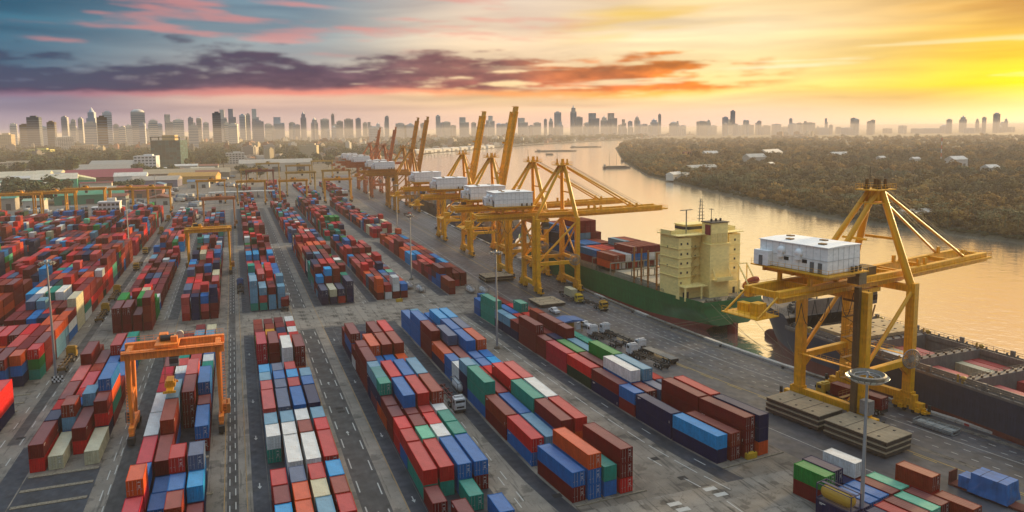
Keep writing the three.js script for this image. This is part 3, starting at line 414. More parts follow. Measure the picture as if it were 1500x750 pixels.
  for (const z of [-1, 1]) { part(c, 'apex_leg', rod(V(0, TOP - 0.4, z * 7.0), V(-2.6, 47.4, z * 1.2), 0.85, 0.65, 10), P); part(c, 'back_leg', rod(V(-15.6, TOP - 0.2, near ? -5 + z * 2 : z * 4.6), V(-3.6, 47.4, z * 1.0), 0.66, 0.55, 10), P); }
  part(c, 'apex_platform', [bb(-6.2, 0.4, 47.4, 47.6, -2.6, 2.6), ...railing([V(-6.2, 47.6, -2.6), V(-6.2, 47.6, 2.6), V(0.4, 47.6, 2.6), V(0.4, 47.6, -2.6), V(-6.2, 47.6, -2.6)], 1.1, 1.3), bx(2.2, 2.4, 2.6, -3, 46.2, 0), bb(-6, -0.5, 44.6, 44.75, -2.2, 2.2)], P);
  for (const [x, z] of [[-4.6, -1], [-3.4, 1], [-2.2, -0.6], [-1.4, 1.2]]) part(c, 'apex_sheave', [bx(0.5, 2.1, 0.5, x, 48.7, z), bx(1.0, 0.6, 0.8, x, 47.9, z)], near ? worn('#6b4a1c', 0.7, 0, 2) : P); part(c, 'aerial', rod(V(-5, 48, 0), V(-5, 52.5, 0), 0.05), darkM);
  part(c, 'apex_brace', [bar(V(-0.7, 37, -3.4), V(-0.7, 37, 3.4), 0.5), bar(V(-9.6, 37.5, -2.8), V(-9.6, 37.5, 2.8), 0.4)], P);
  part(c, 'ladder', stairs(V(-4.4, 46, -1.6), V(-15, TOP + 2.2, -4.9), 0.6, 22), P);
  // stays
  if (!o.up) for (const z of [-1, 1]) { const q = V(1.5 + Math.cos(ang) * 25.5, TOP + 2 + Math.sin(ang) * 25.5, z * 3.2), q2 = V(1.5 + Math.cos(ang) * 27.5, TOP + 2.2 + Math.sin(ang) * 27.5, z * 3.0); part(c, 'forestay', rod(V(-1.8, 47, z * 1.2), q, 0.3, 0.3, 8), P); part(c, 'hoist_rope', [rod(V(-1.6, 48, z * 0.9), q2, 0.05, 0.05, 5), rod(V(-1.6, 48.3, z * 0.5), q2.clone().setX(q2.x + 1.4), 0.05, 0.05, 5)], darkM); }
  else { for (const z of [-1, 1]) { const q = V(1.5 + Math.cos(ang) * 20, TOP + Math.sin(ang) * 20, z * 3.2); part(c, 'forestay', [rod(V(-1.8, 47, z * 1.2), V(1.2, 39.5, z * 2.8), 0.2), rod(V(1.2, 39.5, z * 2.8), q, 0.2)], P); part(c, 'hoist_rope', rod(V(-1.8, 48.2, z), V(1.5 + Math.cos(ang) * 30, TOP + Math.sin(ang) * 30, z * 2.8), 0.06, 0.06, 5), darkM); } }
  // machinery house
  const H = new THREE.Group(); H.name = 'machinery_house'; c.add(H); H.position.set(-24.3, TOP + 5.0, 0);
  const hx = 4.9, hz = 8.0, hh = 5.0, hs = o.houseTurn ? [hz - 0.6, hx + 0.2] : [hx, hz], [ax, az] = hs;
  part(H, 'wall', [bb(-ax, ax, 0, hh, -az, az)], houseM); part(H, 'roof', [prism([[-ax - 0.2, hh + 0.01], [ax + 0.2, hh + 0.01], [ax + 0.2, hh + 0.16], [0, hh + 0.34], [-ax - 0.2, hh + 0.16]], az * 2 + 0.4)], houseM);
  part(H, 'roof_hatch', [[-2, -3], [2, 2], [-2.5, 5], [2, -6]].map(([x, z]) => bx(1.1, 0.3, 1.3, x * ax / 5, hh + 0.36, z * az / 8)), worn('#9a7440', 0.7, 0, 3));
  part(H, 'floor', [bb(-ax - 1.3, ax + 1.3, -0.35, -0.12, -az - 1.3, az + 1.3)], P);
  part(H, 'railing', railing([V(-ax - 1.2, -0.12, -az - 1.2), V(-ax - 1.2, -0.12, az + 1.2), V(ax + 1.2, -0.12, az + 1.2)], 1.1, 1.6), P);
  part(H, 'support_beam', [-az + 1, 0, az - 1].map((z) => bx(ax * 2, 1.0, 0.6, 0, -0.9, z)).concat([-4, 4].flatMap((x) => [bx(0.6, 0.9, az * 2 - 2.6, x, -1.0, 0), bx(0.7, 2.0, 0.7, x, -2.3, 3.6), bx(0.7, 2.0, 0.7, x, -2.3, -3.6)])), P);
  { const g = []; for (let z = -az + 1.6; z < az - 0.5; z += 1.6) g.push(bx(0.05, hh - 0.1, 0.07, -ax - 0.02, hh / 2, z)); for (let x = -ax + 1.6; x < ax - 0.5; x += 1.6) g.push(bx(0.07, hh - 0.1, 0.05, x, hh / 2, az + 0.02)); g.push(bx(0.07, 0.1, az * 2, -ax - 0.03, hh * 0.5, 0), bx(ax * 2, 0.1, 0.07, 0, hh * 0.5, az + 0.03)); part(H, 'panel_ribs', g, worn('#cfd0d0', 0.6, 0, 3)); }
  part(H, 'annexe', [bb(-ax - 1.4, -ax, 0, 3.0, -az - 0.4, -az + 3.2)], houseM);
  for (const z of [-2.6, 1.6]) part(H, 'air_duct', [ball(0.9, -ax - 0.1, 3.4, z, 0.75, 1, 1), bx(0.7, 1.2, 1.1, -ax - 0.3, 2.7, z)], houseM);
  for (const z of [-1.4, 2.9]) part(H, 'window', [bx(0.08, 0.7, 1.1, -ax - 0.03, 1.9, z)], darkM);
  for (const z of [4.6, 6.4, -6.6]) part(H, 'door', [bx(0.1, 2.0, 0.9, -ax - 0.04 - (z < 0 ? 1.4 : 0), 1.0, z * az / 8)], greyM);
  part(H, 'vent', [2, 3.3, 4.6].map((x) => cyl(0.3, 0.3, 1.0, x * ax / 5, 0, az + 0.5, 8)), darkM);
  // stair tower and lift at the landside leg, cab, cable reel
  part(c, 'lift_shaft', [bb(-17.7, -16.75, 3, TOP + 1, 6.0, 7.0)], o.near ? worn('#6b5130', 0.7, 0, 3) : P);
  { const g = []; for (let k = 0; k < 6; k++) { const y0 = 4 + k * 4, z0 = k % 2 ? 6.4 : 3.4, z1 = k % 2 ? 3.4 : 6.4; g.push(...stairs(V(-14.6, y0, z0), V(-14.6, y0 + 4, z1), 0.8, 10), bb(-15.2, -14, y0 + 3.95, y0 + 4.05, z1 - 0.7, z1 + 0.7)); } part(c, 'stair_tower', g, P); }
  const cabX = o.up ? -20 : o.cabX ?? -12; part(c, 'trolley', [bb(cabX - 3.2, cabX + 3.2, TOP - 1.6, TOP - 0.7, -4, 4), ...[-2.6, 2.6].map((x) => bx(0.6, 1.0, 7, cabX + x, TOP - 0.4, 0)), bx(2.2, 1.2, 2.2, cabX, TOP + 0.1, 0)], P);
  const cab = part(c, 'operator_cab', [bb(cabX + 1, cabX + 3.4, TOP - 4.4, TOP - 2.0, 1.2, 3.2), bx(0.3, 0.9, 0.3, cabX + 2.2, TOP - 1.8, 2.2)], greyM); part(cab, 'window', [bb(cabX + 1.1, cabX + 3.43, TOP - 3.6, TOP - 2.5, 1.17, 3.23)], glassM);
  { const g = [], d = []; for (const [x0, x1] of [[-37, -33], [-33, -29], [-29, -25], [-25, -21], [-21, -17], [-16, -12]]) { let p = null; for (let k = 0; k <= 8; k++) { const f = k / 8, q = V(lerp(x0, x1, f), TOP - 0.4 - 6.0 * 4 * f * (1 - f) * (x1 > -13 ? 0.6 : 0.75), 5.4); if (p) g.push(rod(p, q, 0.07, 0.07, 5)); p = q; } } part(c, 'festoon_cable', g, darkM); }
  { const g = [new THREE.TorusGeometry(2.0, 0.14, 6, 28).rotateY(Math.PI / 2), new THREE.CylinderGeometry(0.5, 0.5, 0.7, 12).rotateZ(Math.PI / 2)]; for (let k = 0; k < 20; k++) { const a = k / 20 * Math.PI * 2; g.push(bar(V(0.2, Math.sin(a) * 0.4, Math.cos(a) * 0.4), V(0.2, Math.sin(a) * 2, Math.cos(a) * 2), 0.1)); g.push(bar(V(-0.2, Math.sin(a) * 0.4, Math.cos(a) * 0.4), V(-0.2, Math.sin(a) * 2, Math.cos(a) * 2), 0.1)); } const reel = part(c, 'cable_reel', g, worn('#a39a8c', 0.6, 0, 3)); reel.position.set(-1.6, 12.2, 8.9); reel.rotation.y = 1.2; }
  part(c, 'end_platform', [bb(-44, -38, TOP - 2.6, TOP - 2.4, -4.4, 4.4), ...railing([V(-38, TOP - 2.4, 4.3), V(-44, TOP - 2.4, 4.3), V(-44, TOP - 2.4, -4.3)]), bx(2.2, 2.4, 2, -41, TOP - 1.2, 2), bx(1.6, 1.6, 2.6, -40, TOP - 1.6, -2), bar(V(-38, TOP + 1, 4), V(-43.5, TOP - 2.5, 4), 0.3), bar(V(-38, TOP + 1, -4), V(-43.5, TOP - 2.5, -4), 0.3)], P);
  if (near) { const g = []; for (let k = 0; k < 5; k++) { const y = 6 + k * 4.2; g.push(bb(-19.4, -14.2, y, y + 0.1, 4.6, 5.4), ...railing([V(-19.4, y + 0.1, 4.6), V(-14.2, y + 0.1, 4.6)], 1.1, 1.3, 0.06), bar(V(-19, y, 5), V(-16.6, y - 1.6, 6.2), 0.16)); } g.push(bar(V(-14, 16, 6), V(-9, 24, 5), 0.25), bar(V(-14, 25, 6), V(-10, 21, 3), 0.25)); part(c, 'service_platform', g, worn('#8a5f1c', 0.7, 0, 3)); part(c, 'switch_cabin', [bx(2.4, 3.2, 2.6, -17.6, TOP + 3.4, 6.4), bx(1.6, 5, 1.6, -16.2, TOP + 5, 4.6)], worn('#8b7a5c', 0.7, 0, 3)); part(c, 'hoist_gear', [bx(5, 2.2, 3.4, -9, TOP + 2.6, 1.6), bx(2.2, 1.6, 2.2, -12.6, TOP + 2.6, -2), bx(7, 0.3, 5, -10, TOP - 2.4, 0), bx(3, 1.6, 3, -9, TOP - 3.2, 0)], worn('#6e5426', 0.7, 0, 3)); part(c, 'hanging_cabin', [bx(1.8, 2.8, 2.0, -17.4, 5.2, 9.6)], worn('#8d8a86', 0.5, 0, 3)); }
  if (o.spreader) { const x = cabX, y = o.spreader; part(c, 'spreader', [bx(1.6, 0.5, 12, x, y, 0), bx(2.4, 0.4, 0.5, x, y, -5.8), bx(2.4, 0.4, 0.5, x, y, 5.8), bx(2.2, 0.7, 3.6, x, y + 0.8, 0)], P); part(c, 'lifting_rope', [[-0.8, -1.5], [0.8, -1.5], [-0.8, 1.5], [0.8, 1.5]].map(([dx, z]) => rod(V(x + dx, y + 1, z), V(x + dx, TOP - 1.6, z), 0.035, 0.035, 4)), darkM); }
  return c;
}
const atQuay = (u, off) => W(u, quayT(u) - off, 0), CG = 'yellow quay cranes along the river';
stsCrane({ label: 'yellow quay crane with white machinery house and lowered boom beside the dark cargo ship', pos: atQuay(124, 3.6), yaw: 31, near: true, cabX: -9, group: CG });
stsCrane({ label: 'yellow quay crane with lowered boom standing at the green ship', pos: atQuay(262, 3.6), yaw: quayYaw(262), boom: 37, cabX: -13, spreader: 20, group: CG, houseTurn: true });
stsCrane({ label: 'yellow quay crane with lowered boom, second one from the green ship\'s stern', pos: atQuay(294, 3.6), yaw: quayYaw(294), boom: 36, cabX: -8, group: CG, houseTurn: true });
const upL = ['yellow quay crane with raised boom, standing next to the lowered booms', 'yellow quay crane with raised boom, second one along from the lowered booms', 'weathered quay crane with raised boom, third one along from the lowered booms', 'weathered quay crane with raised boom, next to the rust coloured cranes'];
[353, 408, 560, 598].forEach((u, i) => stsCrane({ label: upL[i], pos: atQuay(u, 3.6), yaw: quayYaw(u), up: true, boom: 42 - (i > 0), group: CG, houseTurn: true, mat: i > 1 ? worn('#d08e22', 0.6, 0, 6) : craneY }));
[[700, 'rust coloured quay crane with raised boom, beside the weathered yellow ones', true], [745, 'rust coloured quay crane with a lowered boom far along the wharf', false], [800, 'rust coloured quay crane with raised boom at the end of the wharf', true]].forEach(([u, l, up]) => stsCrane({ label: l, pos: atQuay(u, 3.6), yaw: quayYaw(u), up, boom: 34, group: 'rusty cranes far along the wharf', houseTurn: true, mat: rustM }));

// ------------------------------------------------------------------ rubber-tyred gantry cranes (local: x across the stack, z along it)
function gantry(o) {
  const c = thing('gantry_crane', o.label, 'gantry crane', o.pos, o.yaw ?? YAW, o.group), P = o.mat || rtgY, S = o.span || 16.6, hs = S / 2, HH = o.h || 20, wb = 3.6;
  for (const x of [-hs, hs]) { const s = Math.sign(x);
    for (const z of [-wb, wb]) part(c, 'leg', [new THREE.CylinderGeometry(0.86, 0.52, HH - 4.2, 4, 1).rotateY(Math.PI / 4).scale(0.85, 1, 1.0).translate(x, (HH + 0.6) / 2 + 1.4, z * 0.92)], P);
    part(c, 'sill_beam', [bx(1.0, 1.1, wb * 2 + 3.2, x, 2.7, 0)], P); part(c, 'leg_tie', [bx(0.5, 0.5, wb * 1.7, x, 9, 0), bar(V(x, 9, -wb * 0.9), V(x, 3.4, wb * 0.9), 0.3)], P);
    for (const z of [-wb - 0.7, wb + 0.7]) { const b = part(c, 'bogie', [bx(0.8, 0.9, 2.6, x, 1.75, z)], P); part(b, 'drive_guard', bx(1.2, 1.3, 1.4, x, 1.1, z + Math.sign(z) * 1.75), darkM); for (const d of [-0.75, 0.75]) { const w = part(b, 'wheel', [new THREE.CylinderGeometry(0.82, 0.82, 0.8, 18).rotateZ(Math.PI / 2).translate(x, 0.82, z + d)], darkM); } }
    part(c, 'ladder', stairs(V(x + s * 0.75, 3, wb * 0.6), V(x + s * 0.75, HH - 1, -wb * 0.3), 0.6, 24), P);
  }
  part(c, 'engine_house', [bx(1.7, 2.0, 3.6, hs + 0.9, 3.6, 0), bx(0.3, 0.8, 0.3, hs + 1.2, 5, 1)], worn('#b9762c', 0.6, 0, 3));
  part(c, 'electric_box', [bx(1.4, 2.2, 2.2, -hs - 0.7, 4.3, 0.4)], greyM);
  for (const z of [-wb, wb]) part(c, 'main_girder', [bx(S + 2.4, 1.7, 1.1, 0, HH - 0.6, z * 0.92)], P);
  part(c, 'end_tie', [-hs, hs].map((x) => bx(1.0, 1.3, wb * 1.7, x, HH - 0.7, 0)), P);
  for (const z of [-1, 1]) part(c, 'walkway', [bx(S + 2, 0.07, 0.8, 0, HH + 0.1, z * (wb + 0.5)), ...railing([V(-hs - 1, HH + 0.12, z * (wb + 0.9)), V(hs + 1, HH + 0.12, z * (wb + 0.9))], 1.1, 1.7)], P);
  const tx = o.trolley ?? 0; const tr = part(c, 'trolley', [bx(4.4, 0.5, wb * 2, tx, HH + 0.7, 0), bx(1.6, 1.3, 2.2, tx - 0.8, HH + 1.6, -1), bx(1.2, 1.1, 1.6, tx + 1.3, HH + 1.5, 1.2)], P); part(tr, 'hoist_drum', [new THREE.CylinderGeometry(0.6, 0.6, 2.6, 12).rotateZ(Math.PI / 2).translate(tx, HH + 1.6, 0.4)], darkM); part(tr, 'cable_drum', [new THREE.CylinderGeometry(0.75, 0.75, 1.0, 12).rotateX(Math.PI / 2).translate(tx + 2.2, HH + 1.7, -1.4)], worn('#b7b3aa', 0.5, 0, 2));
  const cab = part(c, 'operator_cab', [bx(1.7, 1.9, 2.0, tx + 1.2, HH - 2.6, wb * 0.2 + 1.9)], greyM); part(cab, 'window', bx(1.73, 1.0, 2.03, tx + 1.2, HH - 2.5, wb * 0.2 + 1.9), glassM);
  if (o.spread) { const y = o.spread; part(c, 'spreader', [bx(1.3, 0.5, 7.5, tx, y, 0), bx(2.4, 0.4, 0.45, tx, y - 0.05, 3.5), bx(2.4, 0.4, 0.45, tx, y - 0.05, -3.5), bx(2.0, 0.9, 2.6, tx, y + 0.7, 0), bx(1.4, 0.4, 3.4, tx, y + 1.5, 0)], rtgY); part(c, 'lifting_rope', [[-0.9, -1.2], [0.9, -1.2], [-0.9, 1.2], [0.9, 1.2]].map(([dx, z]) => rod(V(tx + dx, y + 1.4, z), V(tx + dx, HH + 0.5, z), 0.035, 0.035, 4)), darkM); }
  return c;
}
gantry({ label: 'orange gantry crane straddling a container block with its spreader lowered', pos: W(165, -13.1), mat: rtgO, h: 18.0, trolley: -1.2, spread: 9.2 });
gantry({ label: 'bright yellow gantry crane straddling the block behind the orange one', pos: W(349, -11.6), mat: rtgY, h: 20, trolley: -4.5 });
gantry({ label: 'pale orange gantry crane straddling the stacks beyond the yellow one', pos: W(514, -10.0), mat: worn('#d0814c', 0.5, 0, 5), h: 20, span: 18.2 });
{ const g0 = gantry({ label: 'yellow gantry crane over the far end of the arrow lane block', pos: W(672, 13.2), h: 20.5, span: 22, group: 'gantry cranes at the end of the stacks' }); [[664, 47, 'yellow gantry crane over the far end of the red trailer block'], [662, 84, 'yellow gantry crane at the far end nearest the quay cranes'], [700, -19, 'yellow gantry crane at the far end nearest the gate canopy']].forEach(([u, t, l]) => copyOf(g0, W(u, t), YAW, l));
  const g1 = gantry({ label: 'yellow gantry crane before the mint green shed', pos: W(615, -142), h: 20, span: 26, group: 'gantry cranes over the wide blocks' }); [[650, -107, 'yellow gantry crane before the white yard office'], [640, -76, 'yellow gantry crane between the yard office and parked lorries'], [636, -60, 'yellow gantry crane at the head of the forklift road'], [600, -172, 'yellow gantry crane at the end of the row of wide blocks'], [622, -122, 'yellow gantry crane between the mint shed and the yard office']].forEach(([u, t, l]) => copyOf(g1, W(u, t), YAW, l));
  const g2 = gantry({ label: 'slim yellow gantry crane in the distant yard', pos: W(745, 60), h: 23, span: 26, mat: worn('#c9a24a', 0.6, 0, 5), group: 'gantry cranes in the distant yard' }); for (const [u, t] of [[765, 96], [830, 20], [900, 70], [980, 40], [1020, 110]]) copyOf(g2, W(u, t), YAW);
  gantry({ label: 'dark red gantry crane in the distant yard', pos: W(780, 24), h: 24, span: 25, mat: worn('#8a2f2c', 0.6, 0, 5) }); }
// ------------------------------------------------------------------ ships (local: x from stern to bow, z towards mid-river, y up from the water)
function hullPoint(o, s, y) {
  const { L, B } = o, dk = o.deck(s), v = clamp((y + 3) / (dk + 3)), aft = smooth(0, 0.16, s), full = lerp(lerp(0.25, 1, smooth(-0.02, 0.2, s)), lerp(o.transom ?? 0.86, 1, aft), smooth(0.25, 0.8, v));
  const e = clamp((s - o.ent) / (1 - o.ent)), fine = Math.pow(e, lerp(1.25, 2.6, v));
  const hb = B / 2 * full * (1 - fine);
  return [s * L + smooth(0.86, 1, s) * (v - 0.35) * (o.rake || 7), hb];
}
function hullBand(o, yLo, yHi, nS = 40, nV = 5) {
  const pos = [], uv = [], idx = [], st = nV + 1;
  for (const side of [-1, 1]) { const base = pos.length / 3; for (let i = 0; i <= nS; i++) { const s = i / nS; for (let j = 0; j <= nV; j++) { const y = lerp(yLo(s), yHi(s), j / nV), [x, hb] = hullPoint(o, s, y); pos.push(x, y, side * hb); uv.push(x, y); } }
    for (let i = 0; i < nS; i++) for (let j = 0; j < nV; j++) { const a = base + i * st + j, b = a + st; side > 0 ? idx.push(a, b, a + 1, b, b + 1, a + 1) : idx.push(a, a + 1, b, b, a + 1, b + 1); } }
  for (let j = 0; j < nV; j++) { const a = j, b = (nS + 1) * st + j; idx.push(a, b, a + 1, b, b + 1, a + 1); }
  const g = new THREE.BufferGeometry(); g.setAttribute('position', new THREE.Float32BufferAttribute(pos, 3)); g.setAttribute('uv', new THREE.Float32BufferAttribute(uv, 2)); g.setIndex(idx); const n = g.toNonIndexed(); n.computeVertexNormals(); return g.computeVertexNormals(), g;
}
function deckSheet(o, s0, s1, dy = 0, inset = 0) { const l = []; const n = 24; for (let i = 0; i < n; i++) { const a = lerp(s0, s1, i / n), b = lerp(s0, s1, (i + 1) / n), [xa, ha] = hullPoint(o, a, o.deck(a)), [xb, hb] = hullPoint(o, b, o.deck(b)); const ya = o.deck(a) + dy, yb = o.deck(b) + dy; l.push([V(xa, ya, -ha + inset), V(xa, ya, ha - inset), V(xb, yb, hb - inset), V(xb, yb, -hb + inset)]); } return polys(l); }
const shipMat = (c, r = 0.55) => worn(c, r, 0, 9);
{ // green ship
  const th = 24.0, root = thing('cargo_ship', 'green container ship with pale yellow superstructure moored under the cranes', 'ship', W(188.8, 142.6, -2.3), 90 + th);
  const o = { L: 152, B: 25.5, ent: 0.72, deck: (s) => 10.4 + 1.6 * smooth(0.85, 1, s) + 0.35 * (1 - smooth(0, 0.12, s)), rake: 9, transom: 0.9 }, low = (s) => lerp(3.0, -4, smooth(0, 0.1, s));
  const green = shipMat('#0b6a34'), red = shipMat('#7a1c16'), cream = new THREE.MeshStandardMaterial({ color: col('#f3dc8e'), roughness: 0.5, map: rep(facadeT, 11) }), creamD = new THREE.MeshStandardMaterial({ color: col('#dcc27a'), roughness: 0.6, map: rep(facadeT, 7) }), deckM = worn('#7e7868', 0.8, 0, 6), steel = worn('#8b8878', 0.7, 0, 4), poleM = worn('#8f5f26', 0.6, 0, 4);
  part(root, 'hull', hullBand(o, (s) => Math.max(2.2, low(s)), o.deck), green); part(root, 'boot_topping', hullBand(o, low, (s) => Math.max(2.2, low(s) + 0.01)), red); part(root, 'deck', deckSheet(o, 0, 1, -0.9), deckM);
  part(root, 'bulwark_rail', [...[-1, 1].flatMap((s) => { const g = []; for (let k = 0; k < 12; k++) { const a = hullPoint(o, 0.13 + k * 0.05, 10.4), b = hullPoint(o, 0.13 + (k + 1) * 0.05, 10.4); g.push(...railing([V(a[0], 10.4, s * (a[1] - 0.2)), V(b[0], 10.4, s * (b[1] - 0.2))], 1.0, 2.5, 0.08)); } return g; }), ...railing([V(0.4, 10.75, -11), V(0.4, 10.75, 11)], 1.0, 1.6, 0.07)], steel);
  part(root, 'rudder', bb(-1.2, 2.4, -4, 3.4, -0.5, 0.5), red);
  const D = 9.5, sup = new THREE.Group(); sup.name = 'superstructure'; root.add(sup);
  part(sup, 'house', [bb(14, 22, D, 29.5, -12.2, 12.2), bb(11.6, 14, D, 13.6, -12.2, 12.2), bb(12.2, 14, 13.6, 29.0, -12.2, -7.4), bb(12.2, 14, 13.6, 29.0, 7.6, 12.2)], cream);
  part(sup, 'funnel_casing', [bb(8.6, 13.9, D, 26.6, -2.8, 4.8), bb(8.8, 13.6, 26.6, 33.4, -2.2, 4.2), bb(8.3, 14, 26.5, 26.8, -3.0, 5.0)], cream);
  for (const y of [16.4, 19.4, 22.4, 25.4]) { part(sup, 'deck_edge', [bb(11.9, 12.25, y, y + 0.16, -12.5, -7.2), bb(11.9, 12.25, y, y + 0.16, 7.4, 12.5), bb(12.2, 22, y, y + 0.16, -12.5, -12.2)], cream); part(sup, 'gallery', [bb(13.0, 14, y, y + 0.14, -7.4, -2.9), ...railing([V(13.05, y + 0.14, -7.3), V(13.05, y + 0.14, -3)], 1.0, 1.1, 0.05)], creamD); part(sup, 'stair', stairs(V(13.4, y - 2.9, -6.6), V(13.4, y + 0.1, -3.8), 0.8, 8), creamD); part(sup, 'gallery', [bb(13.0, 14, y, y + 0.14, 4.9, 7.6), ...railing([V(13.05, y + 0.14, 5), V(13.05, y + 0.14, 7.5)], 1.0, 1.1, 0.05)], creamD); }
  part(sup, 'bridge_wing', [bb(15.5, 21, 29.75, 31, -12.9, -12.6), bb(15.5, 15.8, 29.75, 31, -12.9, -6.5), bb(15.5, 21, 29.75, 31, 12.6, 12.9), bb(15.5, 15.8, 29.75, 31, 6.5, 12.9)], cream);
  part(sup, 'louvre', [-1.2, 0.9, 3.0].map((z) => bx(0.12, 3.0, 1.8, 8.75, 28.6, z)), creamD); part(sup, 'red_panel', bx(2.6, 3.2, 0.14, 10.6, 31.2, -2.27), shipMat('#8a1f35'));
  part(sup, 'funnel_crown', [bb(8.5, 13.9, 33.4, 33.7, -2.5, 4.5), ...[-0.6, 1.2, 3].map((z) => cyl(0.35, 0.35, 0.9, 11, 33.7, z, 8))], darkM);
  part(sup, 'bridge_deck', [bb(11.5, 23, 29.5, 29.75, -12.9, 12.9), ...railing([V(11.7, 29.75, -12.8), V(23, 29.75, -12.8)]), ...railing([V(11.7, 29.75, 12.8), V(11.7, 29.75, 6)]), ...railing([V(11.7, 29.75, -12.8), V(11.7, 29.75, -2)])], cream);
  part(sup, 'wheelhouse', [bb(16.5, 22, 29.75, 32.2, -6.5, 6.5), bb(16.2, 22.3, 32.2, 32.4, -6.8, 6.8)], cream);
  { const w = part(sup, 'wheelhouse_window', [bb(16.44, 22.06, 30.7, 31.7, -6.56, 6.56)], glassM); }
  part(sup, 'deck_ledge', [bb(6.2, 8.6, 15.2, 15.5, -1.8, 4.6), bb(6.2, 6.5, 15.5, 16.5, -1.8, 4.6), bar(V(6.6, 15.4, -1.7), V(8.6, 19, -1.7), 0.25), bar(V(6.6, 15.4, 4.5), V(8.6, 19, 4.5), 0.25), bb(8.6, 14, 13.6, 13.9, -12.2, -3.6), ...railing([V(8.6, 13.9, -12.1), V(8.6, 13.9, -3.7)]), ...railing([V(8.6, 13.9, -12.1), V(14, 13.9, -12.1)]), bb(8.6, 9, D, 13.6, -12.2, -11.7), bb(8.6, 9, D, 13.6, -6, -5.6)], cream);
  for (const [y, zz] of [[14.6, -11.2], [17.8, -11.2], [20.8, -11.2], [23.8, -11.2], [27, -11.2], [17.8, -8.8], [20.8, -8.8], [23.8, -8.8], [27, -8.8], [17.8, 10], [20.8, 10], [23.8, 10], [27, 10]]) part(sup, 'porthole', bx(0.1, 0.7, 0.6, 12.17, y, zz), darkM);
  for (const [y, z] of [[22.5, -6.2], [25.5, -6.2], [25.5, -4.4], [22.5, -4.4]]) part(sup, 'porthole', bx(0.1, 0.7, 0.6, 13.97, y, z), darkM); for (const y of [19.5, 25.5]) part(sup, 'porthole', bx(0.6, 0.7, 0.1, 18, y, -12.22), darkM);
  for (const z of [-10.4, -9.0, 9.4]) part(sup, 'door', bx(0.1, 2.1, 0.9, 11.57, D + 1.1, z), darkM);
  { const m = []; for (let k = 0; k < 6; k++) m.push(bx(0.9, 0.12, 2.4 - 0.2 * k, 17, 34 + k * 1.1, 0)); part(sup, 'radar_mast', [rod(V(17, 33, -0.7), V(17, 40.5, -0.3), 0.14), rod(V(17, 33, 0.7), V(17, 40.5, 0.3), 0.14), ...m, rod(V(15.4, 29.7, -7), V(15.4, 37.2, -7), 0.2), bx(0.3, 0.25, 4.6, 15.4, 37.3, -7), rod(V(18, 33, 5), V(18, 37, 5), 0.12), bx(0.2, 0.16, 1.8, 18, 36.6, 5)], steel); }
  part(root, 'winch', [[2.4, -8], [2.6, -4.6], [3, 1.4], [2.6, 5.2], [3.2, 9]].flatMap(([x, z]) => [new THREE.CylinderGeometry(0.7, 0.7, 1.8, 10).rotateX(Math.PI / 2).translate(x, D + 0.9, z), bx(1.5, 0.7, 2.4, x, D + 0.4, z)]), worn('#6e6a50', 0.7, 0, 3));
  { const lb = part(root, 'lifeboat', [new THREE.SphereGeometry(1, 14, 10).scale(4.2, 1.5, 1.5).rotateZ(-0.55).translate(3.6, 14.4, 9.4)], worn('#b5441f', 0.5, 0, 3)); part(root, 'davit', [bar(V(7.6, 20, 7.6), V(0.2, 11, 7.6), 0.35), bar(V(7.6, 20, 11), V(0.2, 11, 11), 0.35), bar(V(7.6, 20, 7.6), V(7.6, 20, 11), 0.3), bar(V(7.4, 20, 7.6), V(7.4, 10, 7.6), 0.3), bar(V(7.4, 20, 11), V(7.4, 10, 11), 0.3), bar(V(0.2, 11, 7.6), V(0.2, 11, 11), 0.3)], cream); }
  // cell posts, lashing bridges, hatch covers
  for (const [x, z] of [[25, -11.4], [25, -7], [25, -2.5], [25, 2], [25, 6.5], [25, 11], [30, -11.4], [34, -11.4], [38.4, -11.4]]) part(root, 'cell_post', [bx(0.4, 13, 0.5, x, D + 6.5, z)], poleM);
  part(root, 'post_tie', [bb(24.8, 25.2, D + 8, D + 8.3, -11.4, 11), bb(24.8, 25.2, D + 12.6, D + 12.9, -11.4, 11)], poleM);
  const coverM = worn('#a29a86', 0.8, 0, 7);
  for (const x of [26, 39.6, 66.5, 80, 95, 109]) { const w = hullPoint(o, x / 152, 10)[1] - 2.2; for (const z of [-1, 0, 1]) part(root, 'hatch_cover', bx(12.6, 0.8, w * 0.64, x + 6.3, D + 1.9, z * w * 0.66), coverM); part(root, 'coaming', [bx(12.9, 1.5, 0.3, x + 6.3, D + 0.75, -w), bx(12.9, 1.5, 0.3, x + 6.3, D + 0.75, w)], steel); }
  for (const x of [39, 53, 66, 80]) { const g = [bb(x - 0.4, x + 0.4, D + 4.8, D + 5.1, -12, 12), ...railing([V(x - 0.35, D + 5.1, -12), V(x - 0.35, D + 5.1, 12)], 1.1, 2.6)]; for (let z = -12; z <= 12.1; z += 2.4) g.push(bx(0.35, 5, 0.25, x, D + 2.5, z)); part(root, 'lashing_bridge', g, steel); }
  const dir = W(1, 0).clone(), at = (x, z, y) => root.localToWorld(V(x, y, z)); root.updateMatrixWorld(true);
  const P = { place: 'aboard the green ship' }; const ra = rng(91);
  const rowsA = ['ou', 'wus', 'rws', 'sbr', 'rbr', 'bbr', 'rwr', 'wcr'];
  rowsA.forEach((c, i) => stackAt(at(59.6, -9.1 + i * 2.6, D + 2.4), th, 4, c.slice(0, i < 3 ? 2 : 3), P)); ['rb', 'ro', 'rs', 'rR', 'rr', 'rry', 'rru', 'rrr'].forEach((c, i) => stackAt(at(72.8, -9.1 + i * 2.6, D + 2.4), th, 4, c, P));
